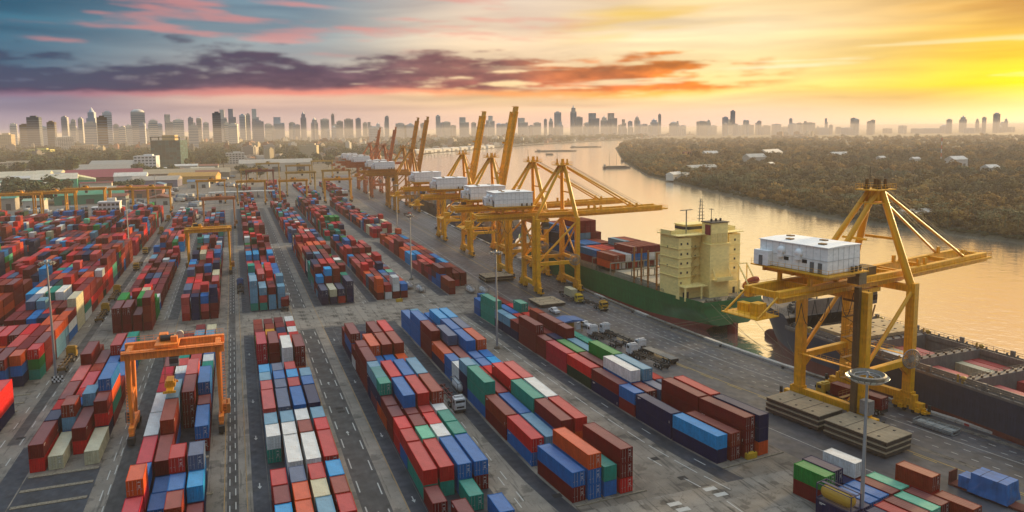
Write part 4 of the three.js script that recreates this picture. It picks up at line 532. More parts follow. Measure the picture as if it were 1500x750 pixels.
  ['bnn', 'bbnb', 'rybr', 'ryyr', 'kyyr', 'rrrr', 'rrr'].forEach((c, i) => { stackAt(at(101, -7.8 + i * 2.6, D + 2.4), th, 4, c + (i > 1 && i < 6 ? 'r' : ''), P); stackAt(at(114.6, -7.8 + i * 2.6, D + 2.4), th, 4, c, P); });
  ['nbn', 'rbb', 'bbr', 'rrr', 'nrr'].forEach((c, i) => stackAt(at(88, -5.2 + i * 2.6, D + 2.4), th, 4, c.slice(0, 2), P));
  { const g = []; for (const [a, b] of [[V(1, 10.6, -9), V(-34, 2.6, -10)], [V(1, 10.6, -6), V(-31, 2.5, -11)], [V(1, 10.6, 2), V(-38, 2.7, -9)]]) { let p = null; for (let k = 0; k <= 14; k++) { const f = k / 14, q = a.clone().lerp(b, f); q.y -= 2.2 * 4 * f * (1 - f); if (p) g.push(rod(p, q, 0.05, 0.05, 5)); p = q; } } part(root, 'mooring_line', g, worn('#8d8266', 0.9, 0, 2)); }
}
{ // dark ship
  const th = 22, L = 150, root = thing('cargo_ship', 'dark slate cargo ship with open holds moored beside the nearest crane', 'ship', W(30, 154.8, -2.3), 90 + th);
  const o = { L, B: 28.5, ent: 0.80, deck: (s) => 9.8 + 2.9 * smooth(0.855, 0.875, s), rake: 8, transom: 0.9 }, low = () => -4;
  const navy = shipMat('#37394c', 0.6), rust = shipMat('#6e3328', 0.75), deckM = worn('#5f5852', 0.85, 0, 6), tanM = worn('#b39a72', 0.85, 0, 7), steel = worn('#77706a', 0.75, 0, 4), pit = worn('#4d4a4a', 0.9, 0, 5);
  part(root, 'hull', hullBand(o, () => 3.4, o.deck, 90), navy); part(root, 'boot_topping', hullBand(o, low, () => 3.4, 90), rust);
  part(root, 'forecastle_deck', deckSheet(o, 0.872, 0.995, -0.7), deckM); part(root, 'bulbous_bow', new THREE.SphereGeometry(2.1, 14, 10).scale(2.0, 1, 0.9).translate(L - 0.5, 0.7, 0), rust);
  const D = 9.6, hwid = 10.9;
  for (const s of [-1, 1]) { part(root, 'side_deck', bb(20, 130, D - 0.4, D, s > 0 ? hwid : -14.1, s > 0 ? 14.1 : -hwid), deckM); part(root, 'inner_side', bb(20, 130, D - 9, D + 1.2, s > 0 ? hwid : -hwid - 0.3, s > 0 ? hwid + 0.3 : -hwid), steel); part(root, 'bulwark', [bb(20, 130, D, D + 0.7, s * 14.0 - 0.12, s * 14.0 + 0.12), ...Array.from({ length: 44 }, (_, k) => bx(0.25, 1.2, 0.5, 21 + k * 2.5, D + 0.6, s * 13.6))], steel); for (let k = 0; k < 9; k++) part(root, 'rail_post', [bx(0.9, 2.2, 0.6, 24 + k * 12.6, D + 1, s * 13.4)], steel); part(root, 'side_rail', railing([V(20, D + 0.7, s * 13.9), V(128, D + 0.7, s * 13.9)], 1.0, 2.6, 0.07), steel); }
  part(root, 'hold_floor', bb(20, 130, 0.2, 0.5, -hwid, hwid), pit);
  const bays = [22, 36.4, 50.8, 65.2, 79.6, 94, 108.4, 122.8];
  for (const x of bays) { const g = [bb(x - 0.9, x + 0.9, D - 9, D + 1.1, -hwid, hwid)]; part(root, 'cross_deck', g, steel); const r = []; for (let z = -10.4; z <= 10.5; z += 2.6) { r.push(bx(0.3, 0.5, 0.4, x - 0.6, D + 1.3, z), bx(0.3, 0.4, 0.4, x + 0.6, D + 1.3, z + 0.8), bx(0.3, 7, 0.3, x + 1.0, D - 4, z)); } part(root, 'cell_guides', r, worn('#5f4a3c', 0.8, 0, 3)); part(root, 'cross_deck_rail', railing([V(x + 0.2, D + 1.1, -10.8), V(x + 0.2, D + 1.1, 10.8)], 0.9, 2.1, 0.06), steel); for (const z of [-12.6, 12.6]) part(root, 'vent_head', [cyl(0.4, 0.4, 1.3, x, D, z, 10), ball(0.62, x, D + 1.5, z, 1, 0.7, 1), bx(0.3, 2, 0.3, x + 1.2, D + 1, z)], worn('#b08a24', 0.6, 0, 2)); }
  const cover = (x, zz) => { for (const z of zz) { const p = part(root, 'hatch_cover', [bx(12.0, 0.8, 6.9, x + 7.2, D + 1.6, z * 7.2)], tanM); const m = []; for (const dx of [-3.4, 0, 3.4]) for (const dz of [-1.6, 1.6]) m.push(bx(0.5, 0.12, 0.5, x + 7.2 + dx, D + 2.06, z * 7.2 + dz)); part(p, 'lashing_socket', m, darkM); } };
  cover(22, [-1, 0, 1]); cover(36.4, [-1, 0, 1]); cover(50.8, [-1, 0, 1]); cover(108.4, [-1, 0, 1]);
  root.updateMatrixWorld(true); const at = (x, z, y) => root.localToWorld(V(x, y, z)), P = { place: 'inside the dark ship\'s open hold' };
  ['wp', 'ks', 'sp', 'r', 'n', 'rp', 'rs', 'rk'].forEach((c, i) => stackAt(at(72.6, -9.3 + i * 2.66, 3.4), th, 4, c, P));
  ['rs', 'rp', 'rp', 'n', 'n', 'nc', 'np', 'ns'].forEach((c, i) => stackAt(at(87, -9.3 + i * 2.66, 3.4), th, 4, c, P));
  ['rp', 'rs', 'rw', 'rc', 'kp', 'kp'].forEach((c, i) => stackAt(at(101.4, -9.3 + i * 2.66, 3.4), th, 4, c, P));
  // fore part
  const F = 12.3; part(root, 'breakwater', [bb(131.5, 132, F - 0.6, F + 3.6, -9, 9), ...[-8, -4, 0, 4, 8].map((z) => bar(V(132, F + 3, z), V(134.5, F - 0.6, z), 0.3))], steel); part(root, 'windlass', [[138, -4], [138, 4], [135, -6.5], [135.5, 6], [141, 0]].flatMap(([x, z]) => [new THREE.CylinderGeometry(0.9, 0.9, 2, 12).rotateX(Math.PI / 2).translate(x, F + 0.5, z), bx(2, 0.8, 2.8, x, F - 0.2, z)]), worn('#4d4b48', 0.7, 0, 3));
  part(root, 'bow_rail', railing([V(132, F - 0.1, -11.2), V(140, F - 0.1, -8.6), V(147, F - 0.1, -5), V(152, F - 0.1, -1), V(152, F - 0.1, 1), V(147, F - 0.1, 5), V(140, F - 0.1, 8.6), V(132, F - 0.1, 11.2)], 1.1, 1.5, 0.07), steel);
  part(root, 'foremast', [rod(V(133.4, F, 0), V(133.4, F + 9, 0), 0.25, 0.14), bx(0.2, 0.2, 2.6, 133.4, F + 6.5, 0)], steel);
  { const g = []; for (const [a, b] of [[V(147, 12, -4), V(120, 3, -18)], [V(146, 12, -5), V(165, 2.8, -27)], [V(148, 12, -3), V(168, 2.8, -28)]]) { let p = null; for (let k = 0; k <= 12; k++) { const f = k / 12, q = a.clone().lerp(b, f); q.y -= 1.2 * 4 * f * (1 - f); if (p) g.push(rod(p, q, 0.05, 0.05, 5)); p = q; } } part(root, 'mooring_line', g, worn('#8d8266', 0.9, 0, 2)); }
}
{ // far dark ships behind the cranes
  for (const [u, L, c, lab] of [[392, 125, '#252c44', 'dark blue cargo ship lying behind the cranes with raised booms'], [540, 120, '#3a2a2a', 'dark cargo ship at the far berth of the wharf']]) { const th = quayYaw(u + 60), root = thing('cargo_ship', lab, 'ship', W(u, quayT(u) + 15.5, -2.3), 90 + th); const o = { L, B: 22, ent: 0.76, deck: (s) => 9 + 2 * smooth(0.86, 0.9, s), rake: 6 };
    part(root, 'hull', hullBand(o, () => -3, o.deck), shipMat(c)); part(root, 'deck', deckSheet(o, 0, 1, -0.6), worn('#6a5f58', 0.8, 0, 6)); part(root, 'superstructure', [bb(8, 18, 8, 22, -9, 9), bb(10, 16, 22, 25, -10, 10), bb(6, 9, 8, 24, -2.5, 2.5)], worn('#a89a86', 0.6, 0, 6)); part(root, 'hatch_cover', [26, 41, 56, 71].map((x) => bx(13, 1.2, 17, x + 6.5, 9.2, 0)), worn('#8a8070', 0.8, 0, 6)); part(root, 'mast', [rod(V(L * 0.88, 10, 0), V(L * 0.88, 20, 0), 0.25)], greyM);
    root.updateMatrixWorld(true); const r = rng(u); for (let i = 0; i < 6; i++) for (const x of [34, 49, 64]) stackAt(root.localToWorld(V(x, 9.9, -7 + i * 2.6)), th, 4, pick(r) + pick(r), { place: 'aboard the far dark ship' }); }
}
// ------------------------------------------------------------------ lorries, lamps and other things of the yard (vehicles: front towards local -z)
const tyreM = mat([0.015, 0.015, 0.016], { roughness: 0.9 }), hubM = mat([0.35, 0.35, 0.34], { roughness: 0.5, metalness: 0.5 }), whiteV = worn('#d4d6d8', 0.4, 0, 4), chassisM = worn('#33312f', 0.7, 0, 3), lampGlass = mat([0.6, 0.58, 0.5], { roughness: 0.2 });
function wheelAt(parent, x, y, z, r = 0.5, w = 0.34) { const t = part(parent, 'wheel', new THREE.CylinderGeometry(r, r, w, 16).rotateZ(Math.PI / 2).translate(x, y, z), tyreM); part(t, 'rim', new THREE.CylinderGeometry(r * 0.52, r * 0.52, w + 0.03, 12).rotateZ(Math.PI / 2).translate(x, y, z), hubM); }
function lorry({ pos, yaw, cab = whiteV, bed = chassisM, label, load, group, deck, name = 'lorry' }) {
  const c = thing(name, label, 'lorry', pos, yaw, group), cabShape = new THREE.Shape(); [[-1.15, 0.75], [-1.15, 1.9], [-0.95, 3.05], [1.0, 3.15], [1.0, 0.75]].forEach(([z, y], i) => i ? cabShape.lineTo(z, y) : cabShape.moveTo(z, y));
  const cg = new THREE.ExtrudeGeometry(cabShape, { depth: 2.3, bevelEnabled: true, bevelSize: 0.06, bevelThickness: 0.06, bevelSegments: 1 }).translate(0, 0, -1.15).rotateY(-Math.PI / 2);
  part(c, 'cab', [cg, bx(1.9, 0.45, 0.7, 0, 3.3, 0.35)], cab); part(c, 'windscreen', bx(2.05, 0.85, 0.06, 0, 2.42, -1.13, 0, -0.17), glassM); for (const s of [-1, 1]) { part(c, 'side_window', bx(0.05, 0.7, 0.95, s * 1.22, 2.4, -0.25), glassM); part(c, 'mirror', bx(0.12, 0.6, 0.2, s * 1.42, 2.3, -1.1), darkM); part(c, 'headlight', bx(0.4, 0.22, 0.06, s * 0.85, 0.98, -1.24), lampGlass); }
  part(c, 'bumper', [bx(2.4, 0.45, 0.3, 0, 0.62, -1.15), bx(1.7, 0.35, 0.06, 0, 1.35, -1.22)], chassisM);
  part(c, 'tractor_frame', [bx(0.9, 0.3, 5.4, 0, 0.85, 1.8), bx(1.2, 0.7, 0.9, 0, 1.2, 1.5), bx(0.5, 0.6, 1.1, -0.9, 0.8, 1.9)], chassisM);
  for (const s of [-1, 1]) for (const z of [-0.2, 3.2, 4.3]) wheelAt(c, s * 1.0, 0.5, z);
  const tr = part(c, 'trailer', [bx(0.16, 0.3, 12.3, -0.45, 1.28, 8.6), bx(0.16, 0.3, 12.3, 0.45, 1.28, 8.6), ...[2.6, 5.5, 8.5, 11.5, 14.6].map((z) => bx(2.4, 0.2, 0.22, 0, 1.34, z)), bx(2.4, 0.5, 0.12, 0, 1.0, 14.7)], bed); if (deck) part(tr, 'flatbed', [bx(2.45, 0.12, 12.2, 0, 1.5, 8.6)], deck);
  for (const s of [-1, 1]) for (const z of [11.2, 12.4, 13.6]) wheelAt(c, s * 1.0, 0.5, z);
  if (load) { c.updateMatrixWorld(true); stackAt(c.localToWorld(V(0, 1.46, load.z ?? 8.6)), yaw, load.len, load.c, { place: load.place }); }
  return c;
}
lorry({ pos: W(152.5, 43.6), yaw: YAW + 180 + 1, bed: worn('#6e2020', 0.6, 0, 3), label: 'white lorry with an empty red skeleton trailer driving between stacks' });
lorry({ pos: onGround(1206, 580), yaw: 31.5, cab: worn('#c9a92c', 0.4, 0, 4), label: 'yellow lorry carrying a container under the nearest quay crane', load: { len: 4, c: 'r', place: 'on the lorry under the nearest quay crane' } });
lorry({ pos: onGround(848, 444), yaw: YAW + 180, cab: worn('#cfae22', 0.4, 0, 4), label: 'yellow lorry carrying a pale container past the green ship', load: { len: 2, c: 'c', z: 7, place: 'on the lorry beside the green ship' } });
lorry({ pos: onGround(884, 455), yaw: YAW + 180 + 4, cab: worn('#b88c22', 0.4, 0, 4), label: 'ochre lorry with an empty trailer beside the green ship' });
lorry({ pos: onGround(868, 492), yaw: 25, label: 'white lorry with bare trailer parked next to the blue canopy', group: 'lorries parked by the apron' });
lorry({ pos: onGround(886, 489), yaw: 25.5, label: 'white lorry with bare trailer parked on the apron edge', group: 'lorries parked by the apron' });
lorry({ pos: onGround(926, 520), yaw: 27, label: 'white lorry with bare trailer parked beside the green container', group: 'lorries parked by the apron' });
lorry({ pos: onGround(938, 513), yaw: 27, deck: worn('#7d7a74', 0.8, 0, 4), label: 'white lorry with a grey flatbed trailer parked beside bare trailers', group: 'lorries parked by the apron' });
lorry({ pos: W(277, 15.6), yaw: YAW - 6, label: 'white lorry hauling a maroon container across the open lane', load: { len: 2, c: 'r', z: 10, place: 'on the lorry crossing the open lane' } });
{ const tl = 'ochre yard tractor with an empty trailer on the forklift road'; for (const [px, py, f] of [[155, 458, 0], [106, 524, 0], [172, 430, 0], [200, 396, 1], [237, 340, 0], [213, 372, 1], [247, 322, 0]]) { const p = onGround(px, py); lorry({ name: 'yard_tractor', pos: p, yaw: YAW + (f ? 180 : 0), cab: worn('#b58a1e', 0.5, 0, 4), bed: worn('#7a5a26', 0.7, 0, 3), label: tl, group: 'yard tractors on the forklift road' }); } }
for (const [px, py, f, l, c] of [[640, 335, 0, 'far lorry rolling along the apron below the raised booms', whiteV], [600, 318, 1, 'far lorry meeting another on the distant apron', worn('#b04030', 0.5, 0, 4)], [560, 348, 0, 'lorry waiting in the lane by the white tanks', worn('#c9c9c4', 0.5, 0, 4)], [430, 352, 1, 'lorry turning in the far cross lane', whiteV], [352, 420, 0, 'lorry on the central lane beyond the yellow gantry', worn('#2f5f9a', 0.5, 0, 4)]]) lorry({ pos: onGround(px, py), yaw: YAW + (f ? 180 : 0), cab: c, label: l });
// pick-up cars
function car(px, py, yaw, c, label) { const o = thing('pickup_truck', label, 'pickup', onGround(px, py), yaw, 'cars parked by the canopy'); const s = new THREE.Shape(); [[-2.5, 0.4], [-2.5, 0.95], [-1.5, 1.05], [-0.9, 1.7], [0.7, 1.7], [0.85, 1.1], [2.5, 1.05], [2.5, 0.4]].forEach(([z, y], i) => i ? s.lineTo(z, y) : s.moveTo(z, y)); part(o, 'body', new THREE.ExtrudeGeometry(s, { depth: 1.7, bevelEnabled: true, bevelSize: 0.05, bevelThickness: 0.05, bevelSegments: 1 }).translate(0, 0, -0.85).rotateY(-Math.PI / 2), c); part(o, 'window', [bx(1.86, 0.45, 1.3, 0, 1.38, -0.1)], glassM); part(o, 'windscreen', bx(1.5, 0.6, 0.05, 0, 1.4, -1.24, 0, -0.75), glassM); for (const x of [-0.85, 0.85]) for (const z of [-1.6, 1.6]) wheelAt(o, x, 0.36, z, 0.36, 0.24); for (const x of [-0.6, 0.6]) part(o, 'headlight', bx(0.35, 0.16, 0.05, x, 0.82, -2.56), lampGlass); }
car(856, 478, 40, whiteV, 'white pickup parked between the canopy and the lorries'); car(812, 458, 25, whiteV, 'white pickup parked behind the blue canopy');

// canopy hut
{ const h = thing('canopy_hut', 'small yellow hut under a blue metal canopy beside the apron', 'hut', onGround(832, 484), 24); for (const x of [-3.4, 3.4]) for (const z of [-2.6, 2.6]) part(h, 'post', bx(0.16, 3.3, 0.16, x, 1.65, z), worn('#c9a02a', 0.6, 0, 3)); part(h, 'roof', [prism([[-4.1, 3.3], [4.1, 3.3], [4.1, 3.4], [0, 4.0], [-4.1, 3.4]], 6.4)], worn('#1f5f9c', 0.5, 0, 3)); part(h, 'cabin', bb(-2.6, 1.2, 0, 2.5, -2, 1.8), worn('#c49a3a', 0.6, 0, 3)); part(h, 'notice_board', bx(1.5, 1.6, 0.08, 2.3, 1.5, 2.4), whiteV); part(h, 'door', bx(0.9, 2, 0.06, -0.6, 1, 1.84), greyM); part(h, 'window', bx(1.2, 0.8, 0.06, -1.9, 1.5, 1.84), glassM); }

// lamp masts
function mast(pos, h, label, big, group) { const m = thing('lamp_mast', label, 'lamp mast', pos, 0, group), pm = worn('#a9adb2', 0.45, 0.3, 5); part(m, 'pole', rod(V(0, 0.8, 0), V(0, h, 0), 0.34, 0.17, 14), pm); part(m, 'base', [cyl(0.75, 0.75, 0.7, 0, 0, 0, 12), bx(1.6, 0.5, 1.6, 0, 0.25, 0)], quayWallM); const R = big ? 2.6 : 1.7, n = big ? 22 : 12, fs = big ? 1.7 : 1;
  part(m, 'ring', [new THREE.TorusGeometry(R * 0.72, 0.07, 6, 24).rotateX(Math.PI / 2).translate(0, h - 0.3, 0), ...Array.from({ length: 6 }, (_, k) => bar(V(0, h, 0), V(Math.cos(k * 1.047) * R * 0.72, h - 0.3, Math.sin(k * 1.047) * R * 0.72), 0.07)), cyl(0.3, 0.16, 0.5, 0, h - 0.1, 0, 10)], pm);
  for (let k = 0; k < n; k++) { const a = k / n * Math.PI * 2, f = part(m, 'floodlight', along(bx(0.44 * fs, 0.62 * fs, 0.3), V(Math.cos(a) * R * 0.78, h - 0.25, Math.sin(a) * R * 0.78), V(Math.cos(a) * R, h - 0.52, Math.sin(a) * R)), worn('#8f877b', 0.5, 0.2, 2)); part(f, 'lens', along(bx(0.38 * fs, 0.54 * fs, 0.03), V(Math.cos(a) * R, h - 0.52, Math.sin(a) * R), V(Math.cos(a) * (R + 0.25), h - 0.82, Math.sin(a) * (R + 0.25))), lampGlass); } return m; }
mast(W(85.0, 88.7), 23.6, 'tall lamp mast with a wide ring of floodlights before the nearest quay crane', true);
mast(W(210.9, -44.2), 30, 'tall lamp mast with striped barriers at its foot', false);
mast(W(194.3, 67.0), 27.6, 'tall lamp mast between stacks in front of the green ship\'s crane', false);
for (const [u, t, h, l] of [[416, -51, 29, 'slim lamp mast on the forklift road beside stacked boxes'], [446, 91, 29, 'slim lamp mast on the apron edge beyond the hatch panels'], [300, 66.5, 27, 'slim lamp mast beside the far block along the apron'], [640, -57.5, 29, 'far lamp mast by the gantry cranes'], [676, 113, 29, 'far lamp mast by the quay cranes']]) mast(W(u, t), h, l, false);
{ const b = thing('striped_barrier', 'black and white striped barrier at the foot of a lamp mast', 'barrier', W(208.4, -43.4), YAW); const wh = mat([0.6, 0.6, 0.58]), bk = mat([0.02, 0.02, 0.02]); for (let k = 0; k < 6; k++) for (let j = 0; j < 3; j++) part(b, 'stripe', bx(0.42, 0.5, 0.14, -1.05 + k * 0.42, 0.27 + j * 0.52, 0), (k + j) % 2 ? wh : bk); part(b, 'foot', [bx(0.3, 0.08, 1.2, -1, 0.04, 0), bx(0.3, 0.08, 1.2, 1, 0.04, 0)], bk); }

// ship hatch panels stacked on the apron
function hatchStack(u, t, yaw, w, d, n, label) { const c = thing('hatch_panel_stack', label, 'hatch panels', W(u, t), yaw, 'hatch panels lying on the apron'), tan = worn('#a8967a', 0.85, 0, 6), rib = worn('#4a3f36', 0.85, 0, 4); for (let k = 0; k < n; k++) { const y = 0.35 + k * 1.05, ox = ((k * 37) % 5 - 2) * 0.06; const p = part(c, 'hatch_panel', bx(w, 0.16, d, ox, y + 0.78, 0), tan); const g = []; for (let x = -w / 2 + 0.2; x <= w / 2 - 0.1; x += 1.1) g.push(bx(0.14, 0.66, d - 0.2, x + ox, y + 0.36, 0)); g.push(bx(w - 0.1, 0.7, 0.12, ox, y + 0.35, -d / 2 + 0.15), bx(w - 0.1, 0.7, 0.12, ox, y + 0.35, d / 2 - 0.15)); part(p, 'stiffeners', g, rib); if (k === n - 1) { const s = []; for (const fz of [-0.34, 0, 0.34]) for (const fx of [-0.3, 0.3]) s.push(bx(0.4, 0.1, 0.4, fx * w, y + 0.9, fz * d * 0.9)); s.push(bx(w, 0.05, 0.12, 0, y + 0.88, -d * 0.17), bx(w, 0.05, 0.12, 0, y + 0.88, d * 0.17)); part(p, 'sockets', s, rib); } } part(c, 'timber_bearers', [-d / 3, d / 3].map((z) => bx(w, 0.32, 0.4, 0, 0.16, z)), worn('#4b3a2a', 0.9, 0, 2)); }
hatchStack(121.8, 109.9, 31, 7.6, 13.2, 3, 'stack of tan hatch panels beside the nearest quay crane\'s bogies'); hatchStack(107.3, 112.4, 31, 8.0, 13.2, 3, 'stack of tan hatch panels at the end of the row, near the lamp mast');
hatchStack(286, 98.6, YAW, 12, 9, 2, 'low stack of pale hatch panels by the crane at the green ship'); hatchStack(239, 101.2, YAW + 1, 9.5, 11, 1, 'single pale hatch panel behind the blue canopy');

// blue tarpaulin cargo on a flat rack, its neighbour rack, galvanised stillage, yellow blocks
{ const f = thing('tarpaulin_cargo', 'bulky cargo wrapped in blue tarpaulin on a brown flat rack', 'cargo', onGround(1449, 728), 32), tm = new THREE.MeshStandardMaterial({ color: col('#2f74b8'), roughness: 0.42, map: rep(grimeT, 4) });
  part(f, 'flat_rack', [bx(2.44, 0.35, 12, 0, 0.2, 0), bx(2.44, 2.1, 0.2, 0, 1.3, -5.9), bx(2.44, 2.1, 0.2, 0, 1.3, 5.9)], worn('#6b2a20', 0.7, 0, 3));
  const g = new THREE.BoxGeometry(4.0, 3.3, 5.8, 12, 10, 14), p = g.attributes.position, n3 = (x, y, z) => fbm(x * 0.9 + z * 0.7 + 9, y * 0.9 - z * 0.5 + 4, 3, 301) - 0.5; for (let i = 0; i < p.count; i++) { const x = p.getX(i), y = p.getY(i), z = p.getZ(i), top = (y + 1.65) / 3.3, w = n3(x, y, z) * 0.5; p.setXYZ(i, x * (1.06 - 0.14 * top) + w * Math.sign(x) * (1 - top * 0.8), y + (y > 1.6 ? n3(z, x, 3) * 0.12 : 0), z * (1.06 - 0.12 * top) + w * Math.sign(z)); } g.computeVertexNormals(); part(f, 'tarpaulin', g.translate(0.2, 2.1, 0.5), tm); { const g2 = new THREE.BoxGeometry(2.6, 2.0, 2.2, 6, 5, 6), q = g2.attributes.position; for (let i = 0; i < q.count; i++) q.setXYZ(i, q.getX(i) * (1 + 0.2 * n3(q.getY(i), q.getZ(i), 1)), q.getY(i), q.getZ(i) * (1 + 0.25 * n3(q.getX(i), q.getY(i), 2))); g2.computeVertexNormals(); part(f, 'tarpaulin', g2.translate(-0.1, 1.5, -3.2), tm); } part(f, 'rope', [bx(4.1, 0.05, 0.05, 0.2, 3.78, -0.8), bx(4.1, 0.05, 0.05, 0.2, 3.78, 1.9)], darkM); }
{ const f = thing('stillage', 'galvanised steel stillage of low bays lying by the quay wall', 'stillage', onGround(1371, 628), 32), gm = worn('#9aa3a6', 0.5, 0.3, 3); for (let k = 0; k < 5; k++) { for (const x of [-1.3, 1.3]) { part(f, 'post', bx(0.1, 1.1, 0.1, x, 0.55, -4 + k * 2), gm); } part(f, 'cross_bar', [bx(2.6, 0.1, 0.1, 0, 1.1, -4 + k * 2), bx(2.6, 0.1, 0.1, 0, 0.2, -4 + k * 2)], gm); } for (const x of [-1.3, 1.3]) part(f, 'side_rail', [bx(0.1, 0.1, 8.1, x, 1.1, 0), bx(0.1, 0.1, 8.1, x, 0.2, 0), bx(0.08, 0.5, 7.9, x, 0.6, 0)], gm); part(f, 'top_sheet', bx(2.3, 0.05, 7.6, 0, 0.7, 0), gm); }
{ const ym = worn('#c9a018', 0.6, 0, 2); for (const [px, py, l] of [[1100, 671, 'yellow steel block at the end of the apron stacks'], [585, 442, 'yellow steel block before far stacks']]) { const o = thing('yellow_block', l, 'block', onGround(px, py), YAW + 5); part(o, 'box', bx(2.3, 1.05, 0.8, 0, 0.55, 0), ym); part(o, 'lug', [bx(0.2, 0.2, 0.2, -0.8, 1.15, 0), bx(0.2, 0.2, 0.2, 0.8, 1.15, 0)], darkM); } }
// tank containers
function tank(pos, yaw, label, c = whiteV, fr = worn('#6d6f72', 0.6, 0, 3)) { const o = thing('tank_container', label, 'tank container', pos, yaw, 'tank containers among the stacks'); part(o, 'tank', [new THREE.CapsuleGeometry(1.12, 3.4, 6, 20).rotateX(Math.PI / 2).translate(0, 1.3, 0)], c); const g = []; for (const x of [-1.16, 1.16]) { for (const z of [-2.97, 2.97]) g.push(bx(0.12, 2.55, 0.12, x, 1.3, z)); for (const y of [0.08, 2.52]) g.push(bx(0.12, 0.12, 6, x, y, 0)); } for (const z of [-2.97, 2.97]) for (const y of [0.08, 2.52]) g.push(bx(2.3, 0.12, 0.12, 0, y, z)); part(o, 'frame', g, fr); part(o, 'walkway', [bx(0.6, 0.05, 5.6, 0, 2.5, 0), bx(0.6, 0.2, 0.6, 0, 2.4, 0)], fr); }
tank(W(267.4, 81.8, 0.03), YAW, 'white tank container at the end of the far apron block', whiteV); tank(W(264, 85.9, 0.03), YAW, 'white tank container standing at the apron edge beside another', whiteV); tank(W(276, 64.5, 0.03), YAW + 3, 'white tank container alone in the lane by the far stacks', whiteV); tank(W(284, 62, 0.03), YAW - 2, 'white tank container behind another in the lane', whiteV); tank(W(163, 43.9 + 1.0, 0.03).lerp(W(165.5, 47.4, 0.03), 1), YAW, 'white tank container beside the lorry with red trailer', whiteV);
{ const base = W(83.6, 86.3), yaw = 32, cs = Math.cos(rad(yaw)), sn = Math.sin(rad(yaw)); const at = (x, z) => V(base.x + x * cs - z * sn, 2.64, base.z - x * sn - z * cs); tank(at(0, 3.2), yaw, 'yellow tank container in a navy frame on the small block', worn('#c89a2c', 0.5, 0, 3), worn('#26305c', 0.6, 0, 3)); }
// ------------------------------------------------------------------ trees
function crownGeo(R, Hc, n, leaf, seed, y0) {
  const r = rng(seed), lobes = []; for (let k = 0; k < 9; k++) { const a = r() * 6.283, d = R * 0.55 * Math.sqrt(r()); lobes.push([Math.cos(a) * d, y0 + Hc * (0.28 + 0.5 * r()), Math.sin(a) * d, R * (0.38 + 0.25 * r())]); }
  const pos = [], nor = [], uv = [], idx = [], colr = [];
  for (let i = 0; i < n; i++) { const L = lobes[i % lobes.length], th = r() * 6.283, ph = Math.acos(1 - 1.75 * r()), rr = L[3] * (0.72 + 0.36 * r()), d = V(Math.sin(ph) * Math.cos(th), Math.cos(ph), Math.sin(ph) * Math.sin(th)), c = V(L[0], L[1], L[2]).addScaledVector(d, rr); c.y = L[1] + (c.y - L[1]) * 0.8;
    const nn = d.clone().add(V(r() - 0.5, r() - 0.5, r() - 0.5).multiplyScalar(1.1)).normalize(), e1 = new THREE.Vector3().crossVectors(nn, V(r() - 0.5, r() - 0.5, r() - 0.5)).normalize().multiplyScalar(leaf * (0.6 + 0.7 * r())), e2 = new THREE.Vector3().crossVectors(nn, e1).multiplyScalar(0.75), o = pos.length / 3, kk = 0.82 + 0.36 * r();
    for (const [a, b] of [[-1, -0.6], [0.2, -1], [1, 0.3], [-0.3, 1]]) { const p = c.clone().addScaledVector(e1, a * 0.5).addScaledVector(e2, b * 0.5); pos.push(p.x, p.y, p.z); nor.push(nn.x, nn.y, nn.z); uv.push(a, b); colr.push(kk, kk, kk * 0.9); } idx.push(o, o + 1, o + 2, o, o + 2, o + 3); }
  const g = new THREE.BufferGeometry(); g.setAttribute('position', new THREE.Float32BufferAttribute(pos, 3)); g.setAttribute('normal', new THREE.Float32BufferAttribute(nor, 3)); g.setAttribute('uv', new THREE.Float32BufferAttribute(uv, 2)); g.setAttribute('color', new THREE.Float32BufferAttribute(colr, 3)); g.setIndex(idx); return g;
}
const leafM = (c) => new THREE.MeshStandardMaterial({ color: col(c), roughness: 0.95, vertexColors: true, side: THREE.DoubleSide });
const crowns = [crownGeo(5, 8, 340, 1.5, 1, 2.4), crownGeo(4.2, 6, 300, 1.4, 2, 1.8), crownGeo(6, 7, 380, 1.7, 3, 2.6)];
const trunkGeo = (h, r0) => merge([rod(V(0, -0.5, 0), V(0.1, h * 0.6, 0), r0, r0 * 0.7, 7), rod(V(0.1, h * 0.55, 0), V(1.4, h, 0.5), r0 * 0.55, r0 * 0.25, 6), rod(V(0.1, h * 0.5, 0), V(-1.2, h * 0.95, -0.6), r0 * 0.5, r0 * 0.22, 6), rod(V(0.1, h * 0.58, 0), V(0, h, 1.2), r0 * 0.45, r0 * 0.2, 6)]);
const barkM = mat([0.07, 0.05, 0.035], { roughness: 0.95 });
